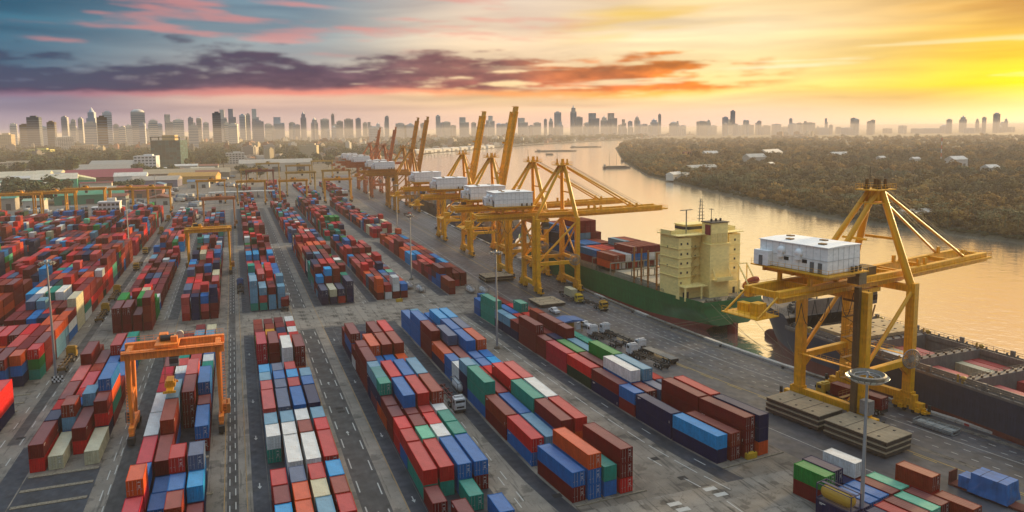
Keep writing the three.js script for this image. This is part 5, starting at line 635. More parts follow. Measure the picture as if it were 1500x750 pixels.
{ // trees of the town side
  const greens = [leafM([0.030, 0.050, 0.020]), leafM([0.042, 0.062, 0.024]), leafM([0.026, 0.044, 0.022])], r = rng(71);
  const protos = crowns.map((g, k) => { const o = new THREE.Group(); o.name = 'tree'; const t = new THREE.Mesh(trunkGeo(5.5, 0.36), barkM); t.name = 'trunk'; const c = new THREE.Mesh(g, greens[k]); c.name = 'crown'; o.add(t, c); return o; });
  const clump = (x0, x1, y0, y1, n, lab, s = 1) => { for (let k = 0; k < n; k++) { const p = onGround(lerp(x0, x1, r()), lerp(y0, y1, r())), q = Math.floor(r() * 3), o = protos[q].clone(); o.name = numbered('tree'); o.position.copy(p); o.position.y = -0.03; o.rotation.y = r() * 6.28; const sc = s * (0.85 + 0.5 * r()); o.scale.set(sc * 1.1, sc, sc * 1.1); tag(o, `${['tall spreading', 'small rounded', 'broad'][q]} ${lab}`, 'tree', lab); scene.add(o); } };
  clump(40, 112, 240, 262, 34, 'dark leafy tree in the grove behind the green sheds', 2.1); clump(12, 84, 285, 302, 26, 'dark leafy tree in front of the green sheds', 1.5); clump(82, 100, 275, 286, 5, 'dark leafy tree in front of the green sheds', 1.2); clump(112, 135, 236, 246, 8, 'round tree beyond the pale long roofs', 1.9); clump(140, 190, 232, 240, 14, 'round tree beyond the pale long roofs', 2.0);
  clump(272, 330, 236, 250, 16, 'leafy tree beside the glass office tower', 1.8); clump(345, 385, 250, 264, 12, 'leafy tree along the curving access road', 1.3); clump(170, 205, 276, 286, 8, 'leafy tree beside the small red roof', 1.2); clump(1, 30, 250, 262, 6, 'leafy tree by the cream apartments', 1.7); clump(205, 262, 256, 262, 10, 'leafy tree beside the long transit shed', 1.5); clump(100, 210, 244, 250, 22, 'leafy tree in the belt beyond the long whitish roof', 1.8); clump(395, 500, 232, 246, 20, 'tree at the edge of the distant yard', 1.8);
}
{ // the wood across the river
  const r = rng(73), inst = [[], [], []], bankT = (u) => interpRow(bankR.map((b) => b[0]), bankR.map((b) => b[1]), u);
  let tries = 0; while (inst[0].length + inst[1].length + inst[2].length < 13500 && tries++ < 200000) {
    const depth = 330 * Math.pow(3900 / 330, Math.pow(r(), 1.05)), ang = lerp(-4, 58, r()) * D2, x = Math.tan(ang) * depth, z = -depth; const u = -x * sY - z * cY, t = x * cY - z * sY; const b = bankT(u) + 2; if (t < b || u < 40) continue; const d = t - b; const open = fbm(x * 0.006, z * 0.006, 3, 401); if (d > 40 && open > 0.66 && r() < 0.75) continue;
    const sc = (0.62 + 1.15 * r() * r() * r() + 0.25 * r()) * (depth > 1300 ? 1.7 : depth > 700 ? 1.25 : 1) * (d < 14 ? 0.75 : 1); inst[Math.floor(r() * 3)].push([x, z, sc, r() * 6.28, 0.3 + 1.3 * r() * r() + 0.3 * r(), clamp((fbm(x * 0.009, z * 0.009, 4, 407) - 0.5) * 2.2 + 0.5)]); }
  const m4 = new THREE.Matrix4(), q = new THREE.Quaternion(), up = V(0, 1, 0), cc = new THREE.Color();
  inst.forEach((l, k) => { const im = new THREE.InstancedMesh(crowns[k], leafM([0.15, 0.10, 0.042]), l.length); im.name = 'riverside_wood' + (k ? '_00' + k : ''); l.forEach(([x, z, s, a, kk, g], i) => { q.setFromAxisAngle(up, a); m4.compose(V(x, -0.9 - 1.6 * s, z), q, V(s, s * 0.95, s)); im.setMatrixAt(i, m4); im.setColorAt(i, cc.setRGB(kk * (0.35 + 1.5 * g), kk * (0.62 + 0.85 * g), kk * 0.7)); }); tag(im, 'thick green wood covering the far river bank', 'wood', null, 'stuff'); scene.add(im); });
  { // palms rising above the wood
    const fr = []; for (let k = 0; k < 11; k++) { const a = k * 0.571 + (k % 3) * 0.2, e = 0.5 + 0.25 * (k % 3); let p = V(0, 9, 0); for (let j = 1; j <= 4; j++) { const d = j * 1.05, q = V(Math.cos(a) * d, 9 + e * d - 0.17 * d * d, Math.sin(a) * d), sd = V(-Math.sin(a), -0.25, Math.cos(a)).multiplyScalar(0.55 - 0.1 * j); fr.push([p.clone(), q.clone().add(sd), q.clone(), q.clone().addScaledVector(sd, -1).setY(q.y - 0.2)]); p = q; } }
    const pg = merge([polys(fr), rod(V(0, -1, 0), V(0.3, 9, 0), 0.22, 0.14, 6)]), n = 520, im = new THREE.InstancedMesh(pg, new THREE.MeshStandardMaterial({ color: col([0.09, 0.085, 0.03]), roughness: 0.9, side: THREE.DoubleSide }), n); im.name = 'riverside_palms'; for (let i = 0; i < n; i++) { const u = lerp(120, 1500, Math.pow(r(), 1.3)), t = bankT(u) + 3 + 240 * r() * r(), p = W(u, t), s = 0.9 + 0.6 * r(); q.setFromAxisAngle(up, r() * 6.28); m4.compose(V(p.x, -0.6, p.z), q, V(s, s, s)); im.setMatrixAt(i, m4); const kk = 0.6 + 0.8 * r(); im.setColorAt(i, cc.setRGB(kk, kk, kk)); } tag(im, 'palms standing up out of the wood on the far bank', 'palms', null, 'stuff'); scene.add(im); }
  // undergrowth along the water
  const n = 1600, im = new THREE.InstancedMesh(crowns[1], leafM([0.055, 0.052, 0.022]), n); im.name = 'bank_scrub'; for (let i = 0; i < n; i++) { const u = lerp(80, 1900, Math.pow(r(), 1.4)), p = W(u, bankT(u) + r() * 7 - 1), s = 0.28 + 0.3 * r(); q.setFromAxisAngle(up, r() * 6.28); m4.compose(V(p.x, -1.6 - s, p.z), q, V(s, s * 0.8, s)); im.setMatrixAt(i, m4); const kk = 0.6 + 0.6 * r(); im.setColorAt(i, cc.setRGB(kk, kk, kk * 0.8)); } tag(im, 'low scrub lining the far river bank', 'scrub', null, 'stuff'); scene.add(im);
}
// ------------------------------------------------------------------ buildings
const wallMs = {}; const wallM = (c) => wallMs[c] ??= new THREE.MeshStandardMaterial({ color: col(c), roughness: 0.8, map: wallM.t ??= rep(facadeT, 14) });
function shed({ px, py, w, d, h, wall = '#c9c3b4', roof = '#b5b0a4', yaw = YAW, label, rise = 0.14, name = 'shed', category = 'shed', doors = 3, group, y = -0.03 }) {
  const p = onGround(px, py); p.y = y; const o = thing(name, label, category, p, yaw, group); part(o, 'wall', [bb(-w / 2, w / 2, 0, h, -d / 2, d / 2)], wallM(wall)); const rr = w > d ? d : w, k = rr / 2, rh = rr * rise, g = prism([[-k - 0.6, h + 0.02], [k + 0.6, h + 0.02], [0, h + rh + 0.02]], (w > d ? w : d) + 1.2); if (w > d) g.rotateY(Math.PI / 2); part(o, 'roof', g, worn(roof, 0.75, 0, 12));
  for (let i = 0; i < doors; i++) part(o, 'door', w > d ? bx(w / doors * 0.35, h * 0.55, 0.2, -w / 2 + (i + 0.5) * w / doors, h * 0.275, d / 2 + 0.05) : bx(w / doors * 0.4, h * 0.55, 0.2, -w / 2 + (i + 0.5) * w / doors, h * 0.275, d / 2 + 0.05), wallM('#5b5a58')); return o;
}
function office({ px, py, w, d, h, floors, wall = '#c8c2b6', glass = '#39434c', yaw = YAW, label, bays = 8, top = true, name = 'building', pos, group }) {
  const p = pos || onGround(px, py); p.y = -0.03; const o = thing(name, label, 'building', p, yaw, group), fh = h / floors; part(o, 'wall', [bb(-w / 2, w / 2, 0, h, -d / 2, d / 2)], wallM(wall)); const gm = mats.get('g' + glass) || mats.set('g' + glass, new THREE.MeshStandardMaterial({ color: col(glass), roughness: 0.25 })).get('g' + glass);
  for (let f = 0; f < floors; f++) { const y = f * fh + fh * 0.55, n = bays; for (let b = 0; b < n; b++) { if (floors * n <= 90) part(o, 'window', bx(w / n * 0.66, fh * 0.5, 0.3, -w / 2 + (b + 0.5) * w / n, y, d / 2), gm); } if (floors * n > 90) part(o, 'window_band', [bx(w * 0.94, fh * 0.5, 0.3, 0, y, d / 2), bx(0.3, fh * 0.5, d * 0.92, w / 2, y, 0), bx(0.3, fh * 0.5, d * 0.92, -w / 2, y, 0)], gm); }
  for (let b = 0; b < bays && floors * bays > 90; b++) part(o, 'pier', bx(w / bays * 0.16, h * 0.98, 0.5, -w / 2 + b * w / bays, h / 2, d / 2 + 0.1), wallM(wall)); if (top) part(o, 'roof_plant', [bx(w * 0.4, h * 0.05 + 2, d * 0.4, w * 0.1, h + (h * 0.05 + 2) / 2, 0), bx(w + 0.5, 0.8, d + 0.5, 0, h + 0.2, 0)], wallM(wall)); return o; }
{ // glass office tower
  const p = onGround(250, 246.5), o = thing('office_tower', 'dark green glass office tower with a pale roof frame', 'building', p.setY(-0.03), 8), gm = new THREE.MeshStandardMaterial({ color: col('#0c4347'), roughness: 0.4 }), w = 48, d = 44, h = 49; part(o, 'core', bb(-w / 2, w / 2, 0, h, -d / 2, d / 2), mat([0.03, 0.05, 0.05]));
  const r = rng(7), gms = [gm, new THREE.MeshStandardMaterial({ color: col('#125055'), roughness: 0.35 }), new THREE.MeshStandardMaterial({ color: col('#0a363c'), roughness: 0.45 })]; for (let f = 0; f < 12; f++) for (let b = 0; b < 8; b++) { part(o, 'glass_panel', bx(w / 8 - 0.35, h / 12 - 0.4, 0.4, -w / 2 + (b + 0.5) * w / 8, (f + 0.5) * h / 12, d / 2), gms[Math.floor(r() * 3)]); if (b < 7) for (const sx of [-1, 1]) part(o, 'glass_panel', bx(0.4, h / 12 - 0.4, d / 7 - 0.35, sx * w / 2, (f + 0.5) * h / 12, -d / 2 + (b + 0.5) * d / 7), gms[Math.floor(r() * 3)]); }
  part(o, 'roof_frame', [bb(-w / 2 - 0.5, w / 2 + 0.5, h + 5, h + 6.2, d / 2 - 2, d / 2 + 0.5), bb(-w / 2 - 0.5, -w / 2 + 2, h + 5, h + 6.2, -d / 2, d / 2), bb(w / 2 - 2, w / 2 + 0.5, h + 5, h + 6.2, -d / 2, d / 2), ...[-1, 1].flatMap((x) => [-1, 1].map((z) => bx(1.6, 6, 1.6, x * (w / 2 - 0.8), h + 3.2, z * (d / 2 - 0.8))))], wallM('#3d4a4a')); part(o, 'roof_plant', [bb(-9, 12, h, h + 9, -12, 8)], wallM('#c7a878')); }
office({ px: 9, py: 226, w: 48, d: 30, h: 62, floors: 14, bays: 9, wall: '#c9b391', glass: '#8a7a66', label: 'beige concrete block of flats at the edge of the town', yaw: 12 });
office({ px: 96, py: 226, w: 46, d: 36, h: 52, floors: 13, bays: 8, wall: '#d6d2ca', glass: '#33404f', label: 'white banded office block with dark window strips', yaw: 40 });
office({ px: 126, py: 226, w: 70, d: 30, h: 26, floors: 7, bays: 12, wall: '#c7ad8a', glass: '#8c7358', label: 'low tan block of flats beside the banded office', yaw: 16 });
office({ px: 60, py: 237, w: 52, d: 26, h: 27, floors: 7, bays: 8, wall: '#c6c077', glass: '#6e6d4c', label: 'pale yellow green block of flats before the towers', yaw: 10 });
office({ px: 22, py: 254, w: 95, d: 22, h: 17, floors: 5, bays: 16, wall: '#c8baa2', glass: '#6b6258', label: 'long cream row of apartments behind the sheds', yaw: 16 });
office({ px: 216, py: 250, w: 34, d: 24, h: 24, floors: 5, bays: 6, wall: '#d5d7d8', glass: '#4a5660', label: 'white office building next to the glass tower', yaw: 12 });
office({ px: 345, py: 240, w: 34, d: 20, h: 21, floors: 5, bays: 6, wall: '#c9c6c0', glass: '#4b4e52', label: 'pale flat-roofed office by the access road', yaw: 20 });
office({ px: 163, py: 328, w: 13, d: 10, h: 15, floors: 5, bays: 5, wall: '#d8d3cb', glass: '#5a5148', label: 'white five storey yard office behind the gantry cranes', yaw: YAW });
office({ px: 146, py: 326, w: 8, d: 8, h: 11, floors: 4, bays: 3, wall: '#c9ccd0', glass: '#4e5a66', label: 'small white stair building beside the yard office', yaw: YAW, top: false });
shed({ px: 22, py: 292, w: 56, d: 40, h: 10, wall: '#4fb39a', roof: '#d2cbb4', yaw: 24, label: 'shed with mint walls and a cream roof, among trees' });
shed({ px: 82, py: 277, w: 44, d: 40, h: 12, wall: '#3aa98a', roof: '#cfc9b6', yaw: 28, label: 'long shed with bright green walls and pale roof' });
shed({ px: 116, py: 274, w: 34, d: 34, h: 9, wall: '#46ad8e', roof: '#cfd0a8', yaw: 28, label: 'shed with green walls and a pale lime roof' });
shed({ px: 22, py: 269, w: 80, d: 46, h: 9, wall: '#c2bda8', roof: '#cdc6ae', yaw: 24, label: 'wide cream roofed shed behind the mint shed' });
shed({ px: 155, py: 268, w: 84, d: 60, h: 9, wall: '#8d3a4a', roof: '#8c2f45', yaw: 26, label: 'large warehouse with a dark crimson roof' });
shed({ px: 193, py: 272, w: 34, d: 28, h: 12, wall: '#dcdad2', roof: '#d8d5cc', yaw: 22, label: 'white warehouse next to the crimson roof' });
shed({ px: 207, py: 288, w: 40, d: 30, h: 7, wall: '#a0705c', roof: '#b2584e', yaw: 20, label: 'low shed with a faded red roof' });
shed({ px: 132, py: 297, w: 54, d: 24, h: 8, wall: '#39836a', roof: '#3f9272', yaw: 30, label: 'long shed with a green curved roof behind the gantries' });
shed({ px: 250, py: 262, w: 150, d: 40, h: 8, wall: '#8a8071', roof: '#a8977a', yaw: 20, label: 'very long beige roofed transit shed' });
shed({ px: 285, py: 268, w: 56, d: 30, h: 9, wall: '#c9a05a', roof: '#c9963f', yaw: 10, label: 'open shed with an amber roof at the end of the transit shed' });
shed({ px: 230, py: 273, w: 50, d: 30, h: 8, wall: '#77748a', roof: '#b5a898', yaw: 14, label: 'pale roofed shed before the amber roof' });
shed({ px: 145, py: 256, w: 120, d: 50, h: 9, wall: '#b9b4aa', roof: '#a39d92', yaw: 18, label: 'long whitish roof behind the crimson warehouse' }); shed({ px: 180, py: 250, w: 90, d: 40, h: 12, wall: '#a9a6a2', roof: '#aaa69c', yaw: 14, label: 'pale hall beside the white office' });
shed({ px: 310, py: 234, w: 110, d: 50, h: 10, wall: '#a29a90', roof: '#b9b2a6', yaw: 20, label: 'grey roofed hall behind the glass tower' }); shed({ px: 405, py: 250, w: 110, d: 40, h: 13, wall: '#cfc6b8', roof: '#b5ada0', yaw: 18, label: 'pale hall at the end of the access road' });
// small works buildings and stores behind the gantries, each with its own roof
{ const r = rng(131), roofs = [['grey', '#8f8b86'], ['pale green', '#9cb8a2'], ['rusty', '#8a5440'], ['cream', '#c8bfa6'], ['blue', '#5c7f9c'], ['dark red', '#7c3a3a'], ['white', '#d2d0ca'], ['teal', '#3f8f80']], used = []; let k = 0, guard = 0; while (k < 64 && guard++ < 4000) { const u = 690 + 620 * r(), t = -560 + 530 * r(), p = W(u, t), q = p.clone().project(camera); if (Math.abs(q.x) > 1 || t > -60 && u < 900) continue; if (used.some(([a, b]) => Math.hypot(a - u, b - t) < 34)) continue; let bad = false; scene.traverse((o) => { if (!bad && o.parent === scene && /^(shed|building|office_tower)/.test(o.name) && o.position.distanceTo(p) < 62) bad = true; }); if (bad) continue; used.push([u, t]); k++; const [n, c] = roofs[Math.floor(r() * 8)], w = 14 + 22 * r(), d = 10 + 14 * r(), big = w > 25 ? 'long' : 'small'; const P = p.project(camera); shed({ px: (P.x + 1) * 750, py: (1 - P.y) * 375, w, d, h: 5 + 5 * r(), wall: ['#b7b0a4', '#a49c92', '#c6c0b4', '#8c948f'][Math.floor(r() * 4)], roof: c, yaw: 14 + 10 * r(), doors: 2, label: `${big} store with ${n} roof among the works behind the gantries`, name: 'store_building', category: 'store', group: 'stores behind the gantries' }); } }
// gate canopy and access road
setting('access_road', polys([[onGround(385, 292, 0.01), onGround(398, 246, 0.01), onGround(375, 246, 0.01), onGround(322, 290, 0.01)].reverse()]), new THREE.MeshStandardMaterial({ color: col([0.24, 0.22, 0.2]), roughness: 0.9, map: rep(concT, 30) }), 'pale access road curving to the port gate');
{ const p = onGround(355, 290), o = thing('gate_canopy', 'long white gate canopy on posts across the access road', 'canopy', p.setY(0), YAW); part(o, 'roof', bx(58, 0.8, 9, 0, 6, 0), worn('#d3d0c8', 0.6, 0, 6)); for (let k = 0; k < 9; k++) { part(o, 'post', bx(0.6, 5.6, 0.6, -27 + k * 6.75, 2.8, 0), greyM); part(o, 'booth', bx(1.6, 2.6, 3, -26 + k * 6.75, 1.3, 1), wallM('#8a8f94')); } }
// parked lorries beyond the gantries
{ const proto = new THREE.Group(); proto.name = 'parked_lorry'; const add = (n, g, m) => { const o = new THREE.Mesh(merge(g), m); o.name = n; proto.add(o); return o; }; const mk = (c1, c2) => { const g = new THREE.Group(); g.name = 'parked_lorry'; for (const [n, ge, m] of [['cab', [bx(2.4, 2.4, 2.2, 0, 1.9, -5.6), bx(2.0, 0.8, 0.1, 0, 2.4, -6.72)], c1], ['box', [bx(2.4, 2.5, 9.4, 0, 2.4, 0.6)], c2], ['chassis', [bx(2.2, 0.4, 12, 0, 0.9, 0), ...[-5.4, 2.6, 4].map((z) => bx(2.4, 0.9, 0.9, 0, 0.46, z))], darkM]]) { const o = new THREE.Mesh(merge(ge), m); o.name = n; g.add(o); } return g; };
  const ps = [mk(whiteV, worn('#8fa3b4', 0.6, 0, 4)), mk(worn('#3f6aa0', 0.5, 0, 4), worn('#d0cec8', 0.6, 0, 4)), mk(worn('#b04030', 0.5, 0, 4), worn('#7a7f86', 0.6, 0, 4))], r = rng(55), lab = 'lorry parked with others behind the gantry cranes';
  for (const [x0, x1, y0, y1, n, yw] of [[262, 300, 288, 322, 20, 60], [318, 356, 260, 276, 14, 70], [40, 130, 306, 324, 22, 20], [180, 232, 296, 318, 18, 40], [225, 262, 280, 296, 12, 25]]) for (let k = 0; k < n; k++) { const p = onGround(lerp(x0, x1, (k + 0.3 * r()) / n), lerp(y0, y1, r())), o = ps[Math.floor(r() * 3)].clone(); o.name = numbered('parked_lorry'); o.position.copy(p); o.rotation.y = rad(yw + r() * 8); tag(o, lab, 'lorry', lab); scene.add(o); } }
// river-front sheds far upstream
for (let k = 0; k < 9; k++) shed({ px: 612 + k * 13, py: 224.5 - k * 0.95, w: 34, d: 22, h: 8, wall: '#d0c8bc', roof: '#ddd6ca', yaw: 55, doors: 1, label: 'white riverside shed in the row along the upstream bank', group: 'white sheds along the upstream bank' });
// houses among the trees across the river
{ const L = 'house roof showing among trees across the river'; for (const [px, py, w, d, h, c, rc, l] of [[1010, 234, 26, 14, 12, '#b9a08c', '#8e3f38', 'temple hall with red tiled roof across the river'], [1040, 232, 30, 16, 11, '#d8d4cc', '#dcd8d0', 'white hall beside the red temple roof'], [1128, 231, 70, 22, 11, '#cfcac2', '#d6d2ca', 'long pale roof among trees across the river'], [1105, 238, 36, 20, 10, '#c9c0b4', '#cfc8bc', 'pale roofed hall before the long roof across the river'], [1026, 253, 50, 12, 8, '#b9b2a4', '#c9c4b8', 'low grey shed near the far bank'], [988, 263, 22, 10, 7, '#bdb6ac', '#d8d4cc', 'small white boathouse on the far bank'], [1003, 262, 14, 9, 6, '#b7b0a6', '#d0cabf', 'tiny boathouse on the far bank'], [1230, 234, 40, 18, 10, '#cfc9bf', '#d9d4c9', 'pale hall among dense trees across the river'], [1400, 246, 26, 16, 13, '#d6d2cb', '#e0dcd4', 'white gabled house standing in the wood'], [1450, 258, 18, 12, 11, '#d2cec6', '#dedad2', 'white cottage in the wood'], [1345, 322, 30, 10, 5, '#9a9288', '#b8b0a4', 'low jetty house on the far water edge'], [1128, 247, 12, 8, 8, '#d5d0c6', '#e4e0d8', 'small white house in the wood'], [1340, 240, 14, 9, 9, '#d2cdc4', '#dfdad2', 'small pale house in the sunny wood'], [1290, 238, 12, 9, 9, '#cfc9c0', '#dad5cc', 'tiny pale house in the wood']]) shed({ px, py, w, d, h, wall: c, roof: rc, yaw: 20 + (px % 5) * 9, label: l, name: 'riverside_house', category: 'house', doors: 2, rise: 0.3, y: -0.6 });
  const m = thing('radio_mast', 'thin red and white radio mast rising from the wood', 'mast', onGround(1378, 240).setY(-0.6), 0); for (let k = 0; k < 7; k++) part(m, 'mast_section', bx(1.1, 6, 1.1, 0, 3 + k * 6, 0), k % 2 ? mat([0.6, 0.58, 0.55]) : mat([0.5, 0.08, 0.05])); }
// craft on the river
{ const afloat = (px, py) => onGround(px, py, -2.3), barge = (px, py, L, yaw, label, masts) => { const o = thing('barge', label, 'barge', afloat(px, py), yaw, 'barges out on the river'), hm = worn('#5d5248', 0.8, 0, 6); part(o, 'hull', [prism([[-L / 2, 2.6], [-L / 2 + 3, -0.6], [L / 2 - 3, -0.6], [L / 2, 2.6]], L * 0.17)], hm); part(o, 'cargo', [bx(L * 0.7, 1.6, L * 0.12, 0, 3.2, 0)], worn('#77705f', 0.9, 0, 5)); part(o, 'wheelhouse', [bx(L * 0.07, 4, L * 0.09, -L * 0.42, 4.4, 0)], worn('#a49a8a', 0.6, 0, 4)); if (masts) for (const x of [-L * 0.25, 0]) part(o, 'mast', [rod(V(x, 2, 0), V(x, 24, 0), 0.3, 0.15)], greyM); };
  barge(814, 222, 120, 12, 'long low barge convoy on the far reach of the river'); barge(858, 216, 110, 10, 'second barge convoy far up the river'); barge(903, 246.5, 46, 5, 'work barge with two masts near the far bank', true); barge(805, 227, 22, 30, 'small tug behind the barge convoy'); barge(920, 237, 30, 8, 'moored lighter close to the far bank');
  const b = thing('pier', 'long timber pier running out from the upstream wharf', 'pier', onGround(625, 229, -1), 55); part(b, 'deck', bx(190, 0.6, 5, 0, 2.4, 0), worn('#7a6a58', 0.9, 0, 5)); for (let k = 0; k < 16; k++) part(b, 'pile', bx(0.8, 4, 0.8, -90 + k * 12, 0.3, 0), worn('#5a4c3e', 0.9, 0, 3)); }
// ------------------------------------------------------------------ the town on the horizon
{ const r = rng(99), hues = ['#c4bfb8', '#d2c9bd', '#b4b9c2', '#dcd5c9', '#b0acb0', '#d0c2b4', '#c4c9ce', '#e0dbd2'], darkH = ['#50586a', '#5b6272', '#62574f', '#4f5a66'];
  const T = `51 172 19 2.60 d|36 183 14 2.80 d|76 179 12 2.70 d|96 172 9 3.60|108 176 7 3.60|119 174 7 3.50|136 166 14 3.00 c|150 172 14 2.20 d|158 165 13 3.00|133 180 18 2.40|203 165 21 3.00 r|209 181 9 2.40|189 184 9 2.90|225 177 13 2.80|248 168 11 3.30 s|262 176 14 3.20|280 173 8 3.50|292 174 8 3.40 r|283 184 14 2.20|318 166 12 2.90 d|328 161 11 3.57 s|341 160 12 3.57 s|356 169 9 3.79|364 168 6 3.79|375 160 10 3.35 s|332 180 7 2.90|342 182 14 2.79|378 178 17 2.90|409 172 17 4.24 s|445 164 8 5.02 p|461 173 11 4.80 p|488 168 4 5.02|476 175 11 4.91|498 178 9 4.91|511 175 13 5.02|525 174 8 5.02|548 186 15 3.35|567 171 6 5.02|586 181 13 4.91|642 170 7 5.02|654 179 12 4.91|680 172 15 4.80 s|720 170 9 5.43 s|706 182 12 5.43|766 173 14 5.43 s|787 180 11 5.54|799 175 4 5.79|807 172 6 5.79 p|817 165 10 5.79|840 155 8 6.64 p|848 172 10 6.26|870 166 15 6.03 s|885 170 10 6.14 p|897 166 13 6.26 s|923 178 6 6.03|933 170 7 6.03 p|958 174 10 6.03 p|966 168 4 6.03|987 181 13 6.03 r|1028 178 14 6.03|1062 172 7 6.03|1073 163 6 7.23|1094 183 18 6.03|1110 180 7 6.03|1122 184 11 6.03|1137 182 11 6.03|1158 174 4 6.64|1185 180 14 5.43|1203 187 18 5.43|1217 183 5 5.54|1242 187 16 5.31|1254 175 7 5.06 r|1274 178 7 5.06|1322 184 13 5.79|1359 190 30 5.79|1383 185 12 5.79 r|1410 170 9 6.03 p|1420 192 14 5.54|1459 167 10 5.54 r|20 182 10 3.40|64 186 9 3.20|170 183 8 3.30|180 186 10 3.00|234 182 8 3.60|302 180 8 3.91|393 182 10 4.01|428 180 9 4.69|436 183 8 4.46|535 180 7 5.14|600 183 14 4.91|620 181 9 5.02|664 184 8 5.02|694 180 7 5.14|740 182 12 5.54|778 184 8 5.67|860 180 9 6.26|910 183 9 6.26|944 182 8 6.26|1000 184 9 6.26|1044 184 10 6.26|1150 186 9 6.26|1228 186 8 5.79|1300 188 12 6.03|1340 188 9 6.03|1435 188 9 6.03|1480 186 10 6.03`;
  const more = []; for (let k = 0; k < 84; k++) { const cx = [90, 150, 230, 300, 350, 420, 470, 530, 590, 650, 720, 800, 870, 930, 1020, 1090, 1180, 1260, 1390, 1450][Math.floor(r() * 20)]; more.push(`${Math.round(cx + (r() - 0.5) * 60)} ${(176 + 13 * r() - (cx - 750) * 0.006).toFixed(1)} ${(3.5 + 7 * r() * r()).toFixed(1)} ${(3.6 + (cx > 500 ? 1.6 : 0) + 1.2 * r()).toFixed(2)}${['', '', ' s', ' p', ' r'][Math.floor(r() * 5)]}`); }
  for (const s of (T + '|' + more.join('|')).split('|')) { const [px, ty, w, km, st] = s.split(' '), depth = km * 1000, d = camRay(+px, 190), k = depth / -d.z, yh = 190 - (+px - 750) * 0.01047, H = Math.max(38, EYE + (yh - +ty) / FOCAL * depth), ww = +w / FOCAL * depth * 0.86, dark = st === 'd', c = dark ? darkH[Math.floor(r() * 4)] : hues[Math.floor(r() * 8)];
    const yaw = 10 + Math.floor(r() * 4) * 9, kind = { d: 'dark flat-topped tower', s: 'stepped high-rise', p: 'pointed high-rise', r: 'round-topped high-rise', c: 'tallest crowned tower' }[st] || 'plain high-rise';
    const o = thing('skyscraper', `${+w > 13 ? 'broad' : +w < 8 ? 'slender' : 'mid-width'} ${dark ? 'slate' : { '#c4bfb8': 'grey', '#d2c9bd': 'sand', '#b4b9c2': 'blue grey', '#dcd5c9': 'cream', '#b0acb0': 'mauve', '#d0c2b4': 'tan', '#c4c9ce': 'silver', '#e0dbd2': 'pale' }[c]} ${kind}, ${+km < 2.7 ? 'standing before' : +km < 3.9 ? 'among' : +km < 5.4 ? 'behind' : 'far behind'} the other skyline towers`, 'skyscraper', V(d.x * k, -0.03, d.z * k), yaw, 'high-rises on the skyline'), m = wallM(c), dd = ww * (0.6 + 0.4 * r()); const body = (st === 's' ? [bb(-ww / 2, ww / 2, 0, H * 0.78, -dd / 2, dd / 2), bb(-ww / 2, ww * 0.15, H * 0.78, H, -dd / 2, dd * 0.3)] : st === 'p' ? [bb(-ww / 2, ww / 2, 0, H * 0.8, -dd / 2, dd / 2), bb(-ww * 0.34, ww * 0.34, H * 0.8, H * 0.92, -dd * 0.34, dd * 0.34)] : st === 'c' ? [bb(-ww / 2, ww / 2, 0, H * 0.86, -dd / 2, dd / 2), bb(-ww * 0.36, ww * 0.36, H * 0.86, H * 1.02, -dd * 0.36, dd * 0.36)] : [bb(-ww / 2, ww / 2, 0, H, -dd / 2, dd / 2)]);
    part(o, 'tower', body, m); const fl = [], nf = Math.min(26, Math.round(H / 8)); for (let f = 1; f < nf; f++) { const y = H * (st === 's' || st === 'p' || st === 'c' ? 0.76 : 0.97) * f / nf; fl.push(bx(ww + 0.8, H / nf * 0.42, dd + 0.8, 0, y, 0)); } part(o, 'floor_bands', fl, wallM(dark ? '#707684' : '#a2a2a6'));
    if (st === 'p') part(o, 'spire', new THREE.ConeGeometry(ww * 0.3, H * 0.12, 4).translate(0, H * 0.97, 0), m); if (st === 'c') part(o, 'spire', [new THREE.ConeGeometry(ww * 0.34, H * 0.14, 6).translate(0, H * 1.09, 0)], m); if (st === 'r') part(o, 'dome', new THREE.SphereGeometry(ww * 0.5, 14, 8, 0, 6.3, 0, 1.57).scale(1, 0.5, dd / ww).translate(0, H, 0), m); if (!st || st === 'd') part(o, 'roof_plant', [bx(ww * 0.5, H * 0.04, dd * 0.5, ww * 0.1 * (r() - 0.5), H + H * 0.02, 0)], m); }
  // the low town as one mass
  const n = 7600, geo = mergeGeometries([bx(1, 1, 1, 0, 0.5, 0), bx(0.5, 0.12, 0.5, 0.1, 1.06, 0.1)]), im = new THREE.InstancedMesh(geo, new THREE.MeshStandardMaterial({ color: 0xffffff, roughness: 0.85, map: rep(facadeT, 0.6) }), n), q = new THREE.Quaternion(), m4 = new THREE.Matrix4(), cc = new THREE.Color(); im.name = 'low_town'; let i = 0, guard = 0; const lows = ['#a59c92', '#c9c2b6', '#8d857c', '#9a6f5e', '#7f7a78', '#b0a288', '#7c5a4c', '#949a9e'];
  while (i < n && guard++ < 90000) { const depth = 1500 * Math.pow(4.6, Math.pow(r(), 0.8)), x = Math.tan(lerp(-37, 22, r()) * D2) * depth, z = -depth, u = -x * sY - z * cY, t = x * cY - z * sY; if (t > interpRow([0, 1100, 1500, 2134, 2740, 3372, 3900, 17000], [100, 130, 230, 520, 1000, 1600, 2240, 13900], u) - 25 && !(t > interpRow(bankR.map((b) => b[0]), bankR.map((b) => b[1]), u) + 900 && depth > 3300)) continue; if (Math.abs(x + 545) < 90 && depth < 1600) continue; const s = 8 + 16 * r(), h = r() < 0.06 ? 14 + 20 * r() : 4 + 8 * r(); q.setFromAxisAngle(V(0, 1, 0), r() * 3); m4.compose(V(x, -0.03, z), q, V(s, h, s * (0.6 + r()))); im.setMatrixAt(i, m4); cc.set(lows[Math.floor(r() * 8)]); im.setColorAt(i, cc); i++; } im.count = i; tag(im, 'low houses and halls of the town spreading to the skyline', 'houses', null, 'stuff'); scene.add(im);
